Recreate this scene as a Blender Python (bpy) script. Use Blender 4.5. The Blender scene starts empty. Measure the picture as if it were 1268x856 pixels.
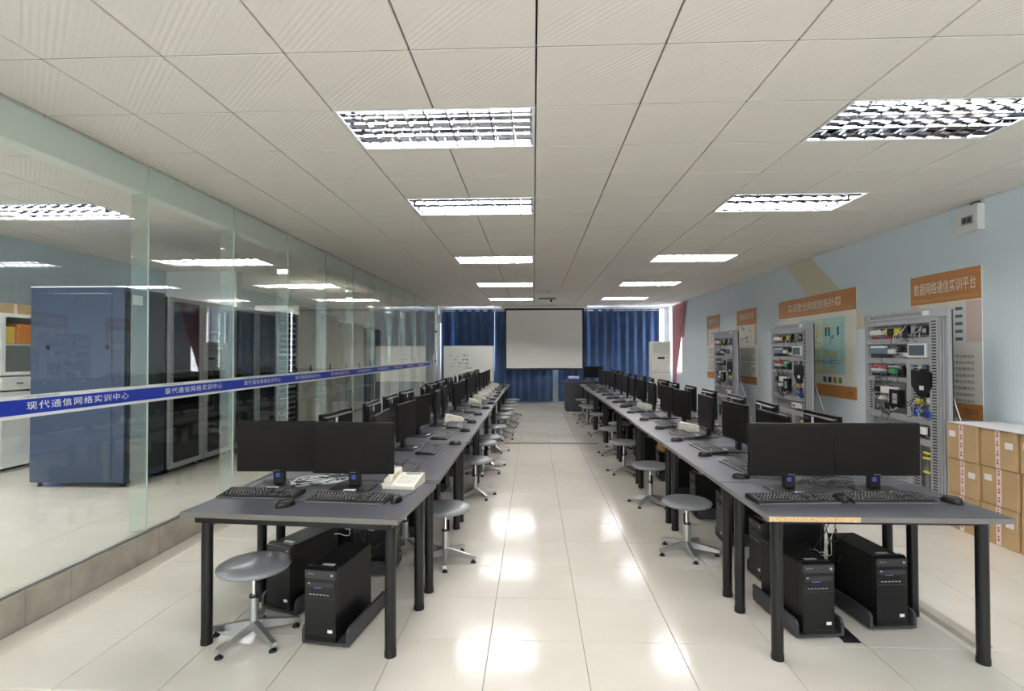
import bpy, bmesh, math, random
from mathutils import Matrix, Vector
random.seed(7)
PI = math.pi
SC = bpy.context.scene
COL = SC.collection

# ------------------------------------------------------------------ camera
F_PX, YAW, PIT, ROL, CAM_H = 660.19, .0401, .0137, .0019, 1.557
def cam_rows():
    cy, sy, cp, sp, cr, sr = math.cos(YAW), math.sin(YAW), math.cos(PIT), math.sin(PIT), math.cos(ROL), math.sin(ROL)
    A = Matrix(((cy, sy, 0), (-sy, cy, 0), (0, 0, 1)))
    B = Matrix(((1, 0, 0), (0, cp, sp), (0, -sp, cp)))
    C = Matrix(((cr, 0, -sr), (0, 1, 0), (sr, 0, cr)))
    return C @ B @ A
R = cam_rows()
cd = bpy.data.cameras.new('camera'); cam = bpy.data.objects.new('camera', cd); COL.objects.link(cam)
cd.sensor_fit = 'HORIZONTAL'; cd.sensor_width = 36; cd.lens = F_PX / 1268 * 36
cd.clip_start = .05; cd.clip_end = 100
M = Matrix((R[0], R[2], -R[1])).transposed().to_4x4(); M.translation = (0, 0, CAM_H)
cam.matrix_world = M
SC.camera = cam

# ------------------------------------------------------------------ light, exposure
TUBE = 42.0          # emission of the fluorescent tubes
w = bpy.data.worlds.new('daylight'); SC.world = w; w.use_nodes = True
w.node_tree.nodes['Background'].inputs[0].default_value = (.92, .96, 1, 1)
w.node_tree.nodes['Background'].inputs[1].default_value = 3.0
SC.view_settings.view_transform = 'Standard'; SC.view_settings.look = 'None'
SC.view_settings.gamma = 1; SC.view_settings.use_curve_mapping = False
SC.view_settings.exposure = 1.5
SC.cycles.transparent_max_bounces = 24
SC.cycles.max_bounces = 10; SC.cycles.diffuse_bounces = 6
SC.cycles.caustics_reflective = False; SC.cycles.caustics_refractive = False

# ------------------------------------------------------------------ materials
MT = {}
def mat(name, col, rough=.5, metal=0, spec=.5, coat=0, emit=0, bump=0, bscale=50, vary=0, vscale=5):
    m = bpy.data.materials.new(name); m.use_nodes = True; nt = m.node_tree; b = nt.nodes['Principled BSDF']
    b.inputs['Base Color'].default_value = (*col, 1); b.inputs['Roughness'].default_value = rough
    b.inputs['Metallic'].default_value = metal; b.inputs['Specular IOR Level'].default_value = spec
    b.inputs['Coat Weight'].default_value = coat; b.inputs['Coat Roughness'].default_value = .05
    if emit:
        b.inputs['Emission Color'].default_value = (*col, 1); b.inputs['Emission Strength'].default_value = emit
    if bump or vary:
        tc = nt.nodes.new('ShaderNodeTexCoord')
        if bump:
            n = nt.nodes.new('ShaderNodeTexNoise'); n.inputs['Scale'].default_value = bscale
            nt.links.new(tc.outputs['Object'], n.inputs['Vector'])
            bp = nt.nodes.new('ShaderNodeBump'); bp.inputs['Strength'].default_value = bump; bp.inputs['Distance'].default_value = .002
            nt.links.new(n.outputs['Fac'], bp.inputs['Height']); nt.links.new(bp.outputs['Normal'], b.inputs['Normal'])
        if vary:
            n = nt.nodes.new('ShaderNodeTexNoise'); n.inputs['Scale'].default_value = vscale; n.inputs['Detail'].default_value = 6
            nt.links.new(tc.outputs['Object'], n.inputs['Vector'])
            r = nt.nodes.new('ShaderNodeMapRange'); r.inputs['From Min'].default_value = .3; r.inputs['From Max'].default_value = .7
            r.inputs['To Min'].default_value = 1 - vary; r.inputs['To Max'].default_value = 1 + vary
            nt.links.new(n.outputs['Fac'], r.inputs['Value'])
            mx = nt.nodes.new('ShaderNodeMix'); mx.data_type = 'RGBA'; mx.blend_type = 'MULTIPLY'; mx.inputs['Factor'].default_value = 1
            mx.inputs['A'].default_value = (*col, 1); nt.links.new(r.outputs['Result'], mx.inputs['B'])
            nt.links.new(mx.outputs['Result'], b.inputs['Base Color'])
    MT[name] = m
    return m
def glass(name, tint, f0=.04, rough=0.0, gain=1.0):
    # thin pane: clear tinted body plus a Schlick reflection, the same from every side
    m = bpy.data.materials.new(name); m.use_nodes = True; nt = m.node_tree; nt.nodes.clear()
    out = nt.nodes.new('ShaderNodeOutputMaterial'); mix = nt.nodes.new('ShaderNodeMixShader')
    tr = nt.nodes.new('ShaderNodeBsdfTransparent'); tr.inputs[0].default_value = (*tint, 1)
    gl = nt.nodes.new('ShaderNodeBsdfAnisotropic'); gl.inputs['Roughness'].default_value = rough
    gl.inputs['Color'].default_value = (1, 1, 1, 1)
    lw = nt.nodes.new('ShaderNodeLayerWeight'); lw.inputs['Blend'].default_value = .5
    p = nt.nodes.new('ShaderNodeMath'); p.operation = 'POWER'; p.inputs[1].default_value = 5
    nt.links.new(lw.outputs['Facing'], p.inputs[0])
    a = nt.nodes.new('ShaderNodeMath'); a.operation = 'MULTIPLY_ADD'; a.inputs[1].default_value = (1 - f0) * gain; a.inputs[2].default_value = f0
    nt.links.new(p.outputs[0], a.inputs[0]); nt.links.new(a.outputs[0], mix.inputs[0])
    nt.links.new(tr.outputs[0], mix.inputs[1]); nt.links.new(gl.outputs[0], mix.inputs[2]); nt.links.new(mix.outputs[0], out.inputs[0])
    MT[name] = m
    return m

mat('wall_blue', (.71, .80, .86), .75, bump=.1, bscale=120)
mat('wall_server', (.56, .68, .74), .75)
mat('wall_white', (.78, .78, .76), .8, bump=.1, bscale=120)
mat('wall_cream', (.72, .67, .52), .75)
mat('slab_dark', (.10, .095, .085), .9)
mat('grid_bar', (.20, .18, .16), .7)
mat('grout', (.30, .27, .23), .9)
mat('kerb', (.36, .33, .28), .35, vary=.18, vscale=6)
mat('desk_top', (.066, .069, .088), .36, bump=.03, bscale=400)
mat('desk_edge', (.16, .15, .145), .4)
mat('desk_edge_brown', (.15, .14, .128), .4)
mat('chipboard', (.55, .38, .20), .85, vary=.35, vscale=120)
mat('black_metal', (.007, .007, .008), .3, spec=.4)
mat('black_plastic', (.008, .008, .009), .45, spec=.35, bump=.05, bscale=500)
mat('bezel', (.006, .0055, .005), .5, spec=.2)
mat('screen_off', (.009, .0072, .0062), .45, spec=.15)
mat('case_black', (.007, .007, .0075), .4, spec=.3)
mat('case_face', (.008, .008, .009), .28, spec=.35)
mat('case_cap', (.028, .028, .031), .38)
mat('key', (.020, .020, .022), .5)
mat('key_mark', (.55, .55, .55), .6)
mat('white_label', (.80, .80, .80), .5)
mat('blue_sticker', (.06, .09, .42), .35)
mat('logo_grey', (.40, .40, .42), .4)
mat('tray_grey', (.042, .042, .048), .55)
mat('stool_grey', (.245, .255, .27), .38, coat=.2)
mat('aluminium', (.52, .52, .52), .33, metal=.9)
mat('chrome', (.75, .75, .76), .14, metal=1)
mat('phone_cream', (.72, .69, .60), .4)
mat('cable_white', (.70, .70, .68), .5)
mat('cable_black', (.015, .015, .015), .5)
mat('led_blue', (.12, .2, .8), .4)
mat('alu_reflector', (.62, .63, .67), .05, metal=1)
mat('fixture_white', (.82, .83, .85), .4)
mat('tube_lit', (1.0, .965, .93), .5, emit=TUBE)
mat('tube_lit_bright', (1.0, .96, .92), .5, emit=TUBE*1.7)
mat('tube_dead', (.8, .8, .8), .4)
mat('curtain_blue', (.075, .135, .29), .8, bump=.2, bscale=300, vary=.12, vscale=3)
mat('curtain_pink', (.62, .28, .30), .85, vary=.1)
mat('screen_fabric', (.74, .735, .71), .7)
mat('screen_black', (.01, .01, .01), .6)
mat('housing_white', (.72, .72, .70), .45)
mat('whiteboard', (.76, .77, .74), .18)
mat('marker', (.05, .05, .07), .6)
mat('ac_white', (.78, .76, .70), .4)
mat('ac_line', (.35, .34, .32), .5)
mat('cabinet_blue', (.042, .060, .112), .42, vary=.04, vscale=2)
mat('cabinet_black', (.018, .022, .030), .4)
mat('rack_grey', (.36, .38, .38), .45)
mat('rack_dark', (.02, .024, .026), .5)
mat('cabinet_beige', (.50, .50, .45), .5)
mat('office_white', (.68, .70, .68), .4)
mat('frame_grey', (.42, .43, .45), .42, metal=.25)
mat('panel_grey', (.36, .37, .38), .5, metal=.2)
mat('slot_dark', (.03, .03, .03), .7)
mat('mod_blue', (.16, .22, .32), .45)
mat('mod_red', (.35, .06, .05), .5)
mat('mod_green', (.06, .30, .12), .5)
mat('mod_yellow', (.75, .62, .05), .5)
mat('mod_brightblue', (.03, .10, .55), .45)
mat('mod_white', (.78, .78, .76), .45)
mat('lcd', (.10, .14, .17), .2)
mat('poster_orange', (.56, .235, .07), .5)
mat('poster_paper', (.80, .78, .71), .5)
mat('poster_cream_text', (.85, .80, .66), .5)
mat('poster_pale_orange', (.72, .45, .25), .5)
mat('poster_pink', (.70, .56, .51), .5)
mat('poster_cyan', (.44, .68, .66), .5)
mat('poster_blue', (.38, .58, .68), .5)
mat('poster_mint', (.60, .72, .56), .5)
mat('poster_yellow', (.75, .68, .22), .5)
mat('ink', (.06, .06, .06), .6)
mat('ink_blue', (.06, .16, .26), .6)
mat('carton', (.50, .34, .18), .75, vary=.08, vscale=4)
mat('carton_dark', (.36, .22, .12), .75)
mat('tape', (.78, .66, .62), .35)
mat('tape_red', (.55, .06, .08), .5)
mat('white_sheet', (.80, .82, .84), .6)
mat('band_white', (.80, .82, .84), .5)
mat('band_blue', (.016, .045, .42), .45)
mat('band_text', (.82, .85, .90), .5)
mat('lintel', (.80, .84, .80), .6)
mat('orange_box', (.75, .25, .05), .5)
mat('yellow_box', (.80, .58, .08), .5)
mat('podium', (.040, .040, .045), .45)
mat('duct_dark', (.17, .155, .13), .6)
mat('duct', (.46, .43, .37), .5)
mat('black_tape', (.012, .012, .012), .6)
mat('wood_yellow', (.55, .34, .10), .6)
mat('window_frame', (.72, .74, .76), .4)
mat('pillar_white', (.74, .75, .74), .7)
glass('glass_pane', (.962, .982, .97), .045)
glass('glass_fin', (.88, .93, .90), .12)
glass('glass_dark', (.50, .56, .56), .07)
glass('window_glass', (.97, .98, .98), .04)
mat('glass_edge', (.55, .66, .61), .3)

def floor_material():
    m = mat('floor_tile', (.74, .71, .645), .09, spec=.5)
    nt = m.node_tree; b = nt.nodes['Principled BSDF']
    tc = nt.nodes.new('ShaderNodeNewGeometry')
    n = nt.nodes.new('ShaderNodeTexNoise'); n.inputs['Scale'].default_value = 1.6; n.inputs['Detail'].default_value = 8
    nt.links.new(tc.outputs['Position'], n.inputs['Vector'])
    cr = nt.nodes.new('ShaderNodeValToRGB'); e = cr.color_ramp.elements
    e[0].position = .3; e[0].color = (.66, .625, .555, 1); e[1].position = .7; e[1].color = (.74, .71, .65, 1)
    nt.links.new(n.outputs['Fac'], cr.inputs['Fac']); nt.links.new(cr.outputs['Color'], b.inputs['Base Color'])
    n2 = nt.nodes.new('ShaderNodeTexNoise'); n2.inputs['Scale'].default_value = 9; n2.inputs['Detail'].default_value = 3
    nt.links.new(tc.outputs['Position'], n2.inputs['Vector'])
    mr = nt.nodes.new('ShaderNodeMapRange'); mr.inputs['To Min'].default_value = .09; mr.inputs['To Max'].default_value = .17
    nt.links.new(n2.outputs['Fac'], mr.inputs['Value']); nt.links.new(mr.outputs['Result'], b.inputs['Roughness'])
floor_material()

def ceiling_material():
    m = mat('ceiling_tile', (.79, .745, .69), .8)
    nt = m.node_tree; b = nt.nodes['Principled BSDF']; L = nt.links.new
    tc = nt.nodes.new('ShaderNodeNewGeometry')
    mp = nt.nodes.new('ShaderNodeMapping'); mp.vector_type = 'POINT'
    mp.inputs['Location'].default_value = (-.017 / .6, -2.477 / .6, 0); mp.inputs['Scale'].default_value = (1 / .6, 1 / .6, 1)
    L(tc.outputs['Position'], mp.inputs['Vector'])
    def math_(op, a=None, bb=None, v1=None):
        k = nt.nodes.new('ShaderNodeMath'); k.operation = op
        if a is not None: L(a, k.inputs[0])
        if bb is not None: L(bb, k.inputs[1])
        if v1 is not None: k.inputs[1].default_value = v1
        return k.outputs[0]
    sx = nt.nodes.new('ShaderNodeSeparateXYZ'); L(mp.outputs[0], sx.inputs[0])
    fx = math_('FRACT', sx.outputs[0]); fy = math_('FRACT', sx.outputs[1])
    s = math_('ADD', fx, fy); d = math_('SUBTRACT', fx, fy)
    # broad diagonal band with fine grooves across the tile
    ad = math_('ABSOLUTE', math_('SUBTRACT', s, None, 1.0))
    band = math_('LESS_THAN', ad, None, .20)
    gro = math_('SINE', math_('MULTIPLY', s, None, 95.0))
    edge = math_('LESS_THAN', math_('ABSOLUTE', math_('SUBTRACT', ad, None, .30)), None, .014)
    # the corners: small woven squares
    wv = math_('MULTIPLY', math_('SINE', math_('MULTIPLY', fx, None, 100.0)), math_('SINE', math_('MULTIPLY', fy, None, 100.0)))
    ck = nt.nodes.new('ShaderNodeTexChecker'); ck.inputs['Scale'].default_value = 10; L(mp.outputs[0], ck.inputs['Vector'])
    cks = math_('MULTIPLY', ck.outputs['Fac'], None, .7)
    cor = math_('ADD', math_('MULTIPLY', wv, None, .5), cks)
    inv = math_('SUBTRACT', None, band); nt.nodes[-1].inputs[0].default_value = 1
    h = math_('ADD', math_('MULTIPLY', math_('MULTIPLY', gro, None, .85), band), math_('MULTIPLY', cor, inv))
    h = math_('ADD', h, math_('MULTIPLY', edge, None, 1.5))
    bp = nt.nodes.new('ShaderNodeBump'); bp.inputs['Strength'].default_value = .5; bp.inputs['Distance'].default_value = .0012
    L(h, bp.inputs['Height']); L(bp.outputs['Normal'], b.inputs['Normal'])
ceiling_material()

# ------------------------------------------------------------------ mesh helpers
class MB:
    def __init__(s): s.v = []; s.f = []; s.m = []; s.sm = []; s.mats = []
    def mi(s, m):
        if m not in s.mats: s.mats.append(m)
        return s.mats.index(m)
    def add(s, vs, fs, m, smooth=False):
        o = len(s.v); s.v += [tuple(v) for v in vs]; k = s.mi(m)
        for f in fs: s.f.append([i + o for i in f]); s.m.append(k); s.sm.append(smooth)
    def box(s, x0, x1, y0, y1, z0, z1, m, c=0, T=None):
        if x0 > x1: x0, x1 = x1, x0
        if y0 > y1: y0, y1 = y1, y0
        if z0 > z1: z0, z1 = z1, z0
        if c:
            c = min(c, (x1-x0)*.45, (y1-y0)*.45, (z1-z0)*.45)
            bm = bmesh.new(); r = bmesh.ops.create_cube(bm, size=1)
            for v in r['verts']: v.co = Vector(((x0+x1)/2 + v.co.x*(x1-x0), (y0+y1)/2 + v.co.y*(y1-y0), (z0+z1)/2 + v.co.z*(z1-z0)))
            bmesh.ops.bevel(bm, geom=bm.edges[:], offset=c, segments=1, affect='EDGES')
            bm.verts.ensure_lookup_table(); bm.verts.index_update()
            vs = [v.co.copy() for v in bm.verts]; fs = [[v.index for v in f.verts] for f in bm.faces]; bm.free()
        else:
            vs = [Vector(p) for p in ((x0,y0,z0),(x1,y0,z0),(x1,y1,z0),(x0,y1,z0),(x0,y0,z1),(x1,y0,z1),(x1,y1,z1),(x0,y1,z1))]
            fs = [(0,3,2,1),(4,5,6,7),(0,1,5,4),(1,2,6,5),(2,3,7,6),(3,0,4,7)]
        if T: vs = [T @ v for v in vs]
        s.add(vs, fs, m); return s
    def quad(s, p, m): s.add(p, [tuple(range(len(p)))], m); return s
    def cyl(s, p0, p1, r0, r1, m, n=16, caps=True, smooth=True):
        p0 = Vector(p0); p1 = Vector(p1); d = (p1-p0).normalized()
        a = d.orthogonal().normalized(); b = d.cross(a); vs = []
        for p, r in ((p0, r0), (p1, r1)):
            for i in range(n):
                t = 2*PI*i/n; vs.append(p + a*math.cos(t)*r + b*math.sin(t)*r)
        s.add(vs, [(i, (i+1) % n, n+(i+1) % n, n+i) for i in range(n)], m, smooth)
        if caps: s.add(vs, [tuple(range(n-1, -1, -1)), tuple(range(n, 2*n))], m)
        return s
    def lathe(s, c, prof, m, n=24):
        vs = []; cx, cy, cz = c
        for r, z in prof:
            for i in range(n):
                t = 2*PI*i/n; vs.append((cx+math.cos(t)*r, cy+math.sin(t)*r, cz+z))
        fs = []
        for k in range(len(prof)-1):
            for i in range(n): fs.append((k*n+i, k*n+(i+1) % n, (k+1)*n+(i+1) % n, (k+1)*n+i))
        s.add(vs, fs, m, True)
        return s
    def tube(s, pts, r, m, n=6):
        pts = [Vector(p) for p in pts]; vs = []; up = Vector((0, 0, 1))
        for i, p in enumerate(pts):
            d = (pts[min(i+1, len(pts)-1)] - pts[max(i-1, 0)])
            d = d.normalized() if d.length > 1e-9 else Vector((1, 0, 0))
            a = d.cross(up); a = a.normalized() if a.length > .05 else d.orthogonal().normalized(); b = d.cross(a)
            for k in range(n):
                t = 2*PI*k/n; vs.append(p + a*math.cos(t)*r + b*math.sin(t)*r)
        fs = []
        for i in range(len(pts)-1):
            for k in range(n): fs.append((i*n+k, i*n+(k+1) % n, (i+1)*n+(k+1) % n, (i+1)*n+k))
        fs += [tuple(range(n)), tuple(range(len(vs)-1, len(vs)-n-1, -1))]
        s.add(vs, fs, m, True); return s
    def extr(s, outline, axis, a0, a1, m, T=None):
        # outline: list of 2-D points, extruded along axis ('x','y','z') from a0 to a1
        def P(p, a):
            q = {'x': (a, p[0], p[1]), 'y': (p[0], a, p[1]), 'z': (p[0], p[1], a)}[axis]
            return T @ Vector(q) if T else Vector(q)
        n = len(outline); vs = [P(p, a0) for p in outline] + [P(p, a1) for p in outline]
        s.add(vs, [tuple(range(n-1, -1, -1)), tuple(range(n, 2*n))] + [(i, (i+1) % n, n+(i+1) % n, n+i) for i in range(n)], m); return s
    def mesh(s, name):
        me = bpy.data.meshes.new(name); me.from_pydata(s.v, [], s.f)
        for m in s.mats: me.materials.append(MT[m])
        me.polygons.foreach_set('material_index', s.m); me.polygons.foreach_set('use_smooth', s.sm)
        bm = bmesh.new(); bm.from_mesh(me); bmesh.ops.recalc_face_normals(bm, faces=bm.faces); bm.to_mesh(me); bm.free()
        me.update(); return me
    def build(s, name, parent=None, loc=None):
        return link(name, s.mesh(name), parent, loc)
def link(name, me, parent=None, loc=None):
    o = bpy.data.objects.new(name, me); COL.objects.link(o)
    if parent: o.parent = parent
    if loc: o.location = loc
    return o
def empty(name, loc, rz=0):
    o = bpy.data.objects.new(name, None); COL.objects.link(o); o.location = loc; o.rotation_euler = (0, 0, rz)
    o.empty_display_size = .1; return o
def tag(o, label, cat, group=None):
    o['label'] = label; o['category'] = cat
    if group: o['group'] = group
    return o
def struct(o, label=None):
    o['kind'] = 'structure'
    if label: o['label'] = label; o['category'] = label.split()[-1]
    return o
def stuff(o): o['kind'] = 'stuff'; return o
KIDS = {}
def kids(o): return [c for c in bpy.data.objects if c.parent == o]
def copy_tree(root, loc, rz=0, label=None):
    def cp(o, par):
        c = o.copy(); COL.objects.link(c); c.parent = par
        for ch in tree[o.name]: cp(ch, c)
        return c
    tree = {}
    def scan(o):
        if o.name not in KIDS: KIDS[o.name] = kids(o)
        tree[o.name] = KIDS[o.name]
        for c in tree[o.name]: scan(c)
    scan(root); c = cp(root, None); c.location = loc; c.rotation_euler = (0, 0, rz)
    if label: c['label'] = label
    return c
TXT = {}
def text_mesh(s, size, mname, spacing=1, depth=0, res=2):
    key = (s, size, mname, spacing)
    if key in TXT: return TXT[key]
    c = bpy.data.curves.new('t', 'FONT'); c.body = s; c.size = size; c.align_x = 'CENTER'; c.align_y = 'CENTER'
    c.space_character = spacing; c.extrude = depth; c.resolution_u = res
    if mname in ('band_text', 'poster_cream_text'): c.offset = size*.009
    o = bpy.data.objects.new('t', c); COL.objects.link(o); bpy.context.view_layer.update()
    me = bpy.data.meshes.new_from_object(o.evaluated_get(bpy.context.evaluated_depsgraph_get()))
    bpy.data.objects.remove(o); me.materials.clear(); me.materials.append(MT[mname]); me.name = 'lettering'
    TXT[key] = me; return me
def frame_m(right, up, loc):
    r = Vector(right); u = Vector(up); m = Matrix((r, u, r.cross(u))).transposed().to_4x4(); m.translation = loc; return m
def text(name, s, size, mname, right, up, loc, parent, width=None, spacing=1, res=2):
    me = text_mesh(s, size, mname, spacing, res=res); o = link(name, me, parent)
    m = frame_m(right, up, loc)
    if width:
        xs = [v.co.x for v in me.vertices]; k = width / max(1e-6, max(xs)-min(xs)); m = m @ Matrix.Diagonal((k, 1, 1, 1))
    o.matrix_local = m; return o
ORD = ['nearest', 'second', 'third', 'fourth', 'fifth', 'sixth', 'seventh', 'eighth', 'ninth', 'tenth', 'eleventh', 'twelfth', 'thirteenth', 'fourteenth', 'fifteenth']

# ------------------------------------------------------------------ room dimensions
XL, XR, Y0, Y1, ZC = -2.90, 4.20, -3.0, 16.75, 2.986
XS, ZS = -6.40, .20            # server room outer wall, raised floor
# ------------------------------------------------------------------ floor
fl = MB().box(XS-.1, XR+.1, Y0, Y1, -.12, -.006, 'grout').build('floor'); struct(fl, 'polished cream tiled floor')
FX, FY = -.239, 2.905
xe = [XL] + [FX+.5*i for i in range(-5, 9)] + [XR]
tm = {}
def tile_mesh(wd, dp, g=.0016):
    k = (round(wd, 3), round(dp, 3))
    if k not in tm: tm[k] = MB().box(-wd/2+g, wd/2-g, -dp/2+g, dp/2-g, -.008, 0, 'floor_tile', c=.0012).mesh('floor_tile')
    return tm[k]
cnt = 0; rest = MB()
for j in range(-12, 28):
    ya, yb = FY+.5*j, FY+.5*(j+1); ya = max(ya, Y0); yb = min(yb, Y1)
    for a, b in zip(xe[:-1], xe[1:]):
        if -2 <= j < 18:
            link('floor_tile', tile_mesh(b-a, yb-ya), fl, ((a+b)/2, (ya+yb)/2, 0)); cnt += 1
        else: rest.box(a+.0016, b-.0016, ya+.0016, yb-.0016, -.008, 0, 'floor_tile')
stuff(rest.build('floor_tile', fl))
# raised server room floor with its tiles, and the stone kerb
sf = MB().box(XS, XL-.03, Y0, Y1, -.006, ZS-.008, 'grout')
sfo = sf.build('platform', fl)
m_ = MB(); y = Y0
while y < Y1:
    x = XL-.03
    while x > XS+.01:
        m_.box(max(x-.6, XS)+.002, x-.002, y+.002, min(y+.6, Y1)-.002, ZS-.008, ZS, 'floor_tile'); x -= .6
    y += .6
stuff(m_.build('platform_tile', fl))
kb = MB().box(XL-.03, XL-.012, Y0, Y1, 0, ZS-.002, 'grout').build('trim_1'); struct(kb, 'beige stone kerb under the glass partition')
y = Y0; seq = [.56, .23, .56, .30]; yk = 1.6; k = 0
edges = [Y0]; 
while yk < Y1-.6: edges.append(yk); yk += seq[k % 4]; k += 1
edges.append(Y1)
for a, b in zip(edges[:-1], edges[1:]):
    MB().box(XL-.012, XL, a+.001, b-.001, 0, ZS+.004, 'kerb', c=.002).build('kerb_stone', kb)

# ------------------------------------------------------------------ ceiling
ce = MB().box(XS-.1, XR+.1, Y0, Y1, ZC+.125, ZC+.25, 'slab_dark')
LIGHTS = [(s, j) for s in (-2, 3, -9) for j in (-4, 1, 4, 9, 14, 19)]
ce = ce.build('ceiling'); struct(ce, 'beige suspended tile ceiling')
def is_light(i, j):
    return any(s <= i < s+2 and jj == j for s, jj in LIGHTS)
ct = {}
def ctile(wd, dp):
    k = (round(wd, 3), round(dp, 3))
    if k not in ct:
        g = .0042; w2, d2 = wd/2-g, dp/2-g; b = .002
        mb = MB()
        vs = [(-w2,-d2,.016),(w2,-d2,.016),(w2,d2,.016),(-w2,d2,.016),(-w2,-d2,.004),(w2,-d2,.004),(w2,d2,.004),(-w2,d2,.004),
              (-w2+b,-d2+b,0),(w2-b,-d2+b,0),(w2-b,d2-b,0),(-w2+b,d2-b,0)]
        mb.add(vs, [(0,1,2,3),(0,4,5,1),(1,5,6,2),(2,6,7,3),(3,7,4,0),(4,8,9,5),(5,9,10,6),(6,10,11,7),(7,11,8,4),(8,11,10,9)], 'ceiling_tile')
        ct[k] = mb.mesh('ceiling_tile')
    return ct[k]
rest = MB()
for j in range(-9, 24):
    ya, yb = 2.477+.6*j, 2.477+.6*(j+1); ya = max(ya, Y0); yb = min(yb, Y1)
    for i in range(-11, 7):
        xa, xb = .017+.6*i, .017+.6*(i+1)
        if is_light(i, j): continue
        parts = [(max(xa, XS), min(xb, XR))]
        if xa < XL-.03 < xb: parts = [(xa, XL-.035), (XL-.02, xb)]
        for a, b in parts:
            if b-a < .03: continue
            if -1 <= j and a >= XL-.03: link('ceiling_tile', ctile(b-a, yb-ya), ce, ((a+b)/2, (ya+yb)/2, ZC))
            else: rest.box(a+.0035, b-.0035, ya+.0035, yb-.0035, ZC, ZC+.015, 'ceiling_tile')
stuff(rest.build('ceiling_tile', ce))
gr = MB()
for j in range(-9, 24):
    for a, b in ((XS, XL-.035), (XL, XR)):
        y = 2.477+.6*j
        if Y0 < y < Y1: gr.box(a, b, y-.0035, y+.0035, ZC+.003, ZC+.012, 'grid_bar')
stuff(gr.build('ceiling_grid', ce))

# ------------------------------------------------------------------ troffer lights
def troffer_proto():
    r = empty('ceiling_light', (0, 0, 0))
    W, D = 1.2, .6; m = MB(); t = .016
    for a in ((-W/2+.004, W/2-.004, -D/2+.004, -D/2+t), (-W/2+.004, W/2-.004, D/2-t, D/2-.004), (-W/2+.004, -W/2+t+.006, -D/2+t, D/2-t), (W/2-t-.006, W/2-.004, -D/2+t, D/2-t)):
        m.box(a[0], a[1], a[2], a[3], -.004, .004, 'fixture_white'); m.box(a[0], a[1], a[2], a[3], .004, .10, 'alu_reflector')
    m.box(-W/2+.004, W/2-.004, -D/2+.004, D/2-.004, .10, .105, 'alu_reflector')
    m.build('housing', r)
    tb = MB().cyl((-.56, 0, 0), (.56, 0, 0), .013, .013, 'tube_lit', n=8).mesh('lamp_tube')
    for k in (-1, 0, 1): link('lamp_tube', tb, r, (0, k*.19, .065))
    lb = MB(); D3 = (D-2*t)
    x = 0
    outl = [(-.006, .0), (.006, .0), (.002, .048), (-.002, .048)]
    lb.extr([(p[0], p[1]) for p in outl], 'y', -D3/2, D3/2, 'alu_reflector'); lbm = lb.mesh('louvre_blade')
    for k in range(1, 9): link('louvre_blade', lbm, r, (-W/2+t+k*(W-2*t)/9, 0, 0))
    l2 = MB().extr([(-.010, 0), (.010, 0), (.003, .05), (-.003, .05)], 'x', -W/2+t, W/2-t, 'alu_reflector').mesh('louvre_rail')
    for k in (-1, 1): link('louvre_rail', l2, r, (0, k*.095, 0))
    return r
tp = troffer_proto()
side = {-2: 'left', 3: 'right', -9: 'server room'}
first = True
for s, j in LIGHTS:
    loc = (.017+.6*(s+1), 2.477+.6*j+.3, ZC)
    if j < 0: lab = f'recessed louvred ceiling light, {side[s]} side, behind the viewpoint'
    else:
        n = [1, 4, 9, 14, 19].index(j)
        lab = f'recessed louvred ceiling light, {ORD[n]} of the {side[s]}-hand row'
        if s == -9: lab = f'recessed louvred ceiling light in the server room behind the glass, {ORD[n]} one'
        if (s, j) == (3, 1): lab = 'recessed louvred ceiling light with one dark tube, nearest of the right-hand row'
    if first: o = tp; o.location = loc; first = False
    else: o = copy_tree(tp, loc)
    tag(o, lab, 'ceiling light', 'recessed louvred ceiling lights')
    if s == -9:
        if 'srv' not in globals():
            srv = [c for c in kids(o) if c.name.startswith('lamp_tube')][0].data.copy(); srv.materials[0] = MT['tube_lit_bright']
        for c in kids(o):
            if c.name.startswith('lamp_tube'): c.data = srv
    if (s, j) == (3, 1):
        tubes = [c for c in kids(o) if c.name.startswith('lamp_tube')]
        tubes.sort(key=lambda c: c.location.y); d = tubes[-1]; me = d.data.copy(); me.materials[0] = MT['tube_dead']; d.data = me
        me2 = tubes[0].data

# ------------------------------------------------------------------ walls
# right wall with a window opening near the far end
WY0, WY1, WZ0, WZ1 = 15.3, 16.3, .95, 2.90
m = MB(); t = .12
m.box(XR, XR+t, Y0, WY0, -.0, ZC+.13, 'wall_blue'); m.box(XR, XR+t, WY1, Y1, 0, ZC+.13, 'wall_blue')
m.box(XR, XR+t, WY0, WY1, 0, WZ0, 'wall_blue'); m.box(XR, XR+t, WY0, WY1, WZ1, ZC+.13, 'wall_blue')
wr = m.build('wall_right'); struct(wr, 'pale blue right-hand wall')
MB().extr([(9.03, ZC+.0), (8.23, ZC+.0), (6.72, 1.85), (7.62, 1.85)], 'x', XR-.003, XR+.001, 'wall_cream').build('painted_stripe', wr)
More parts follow.
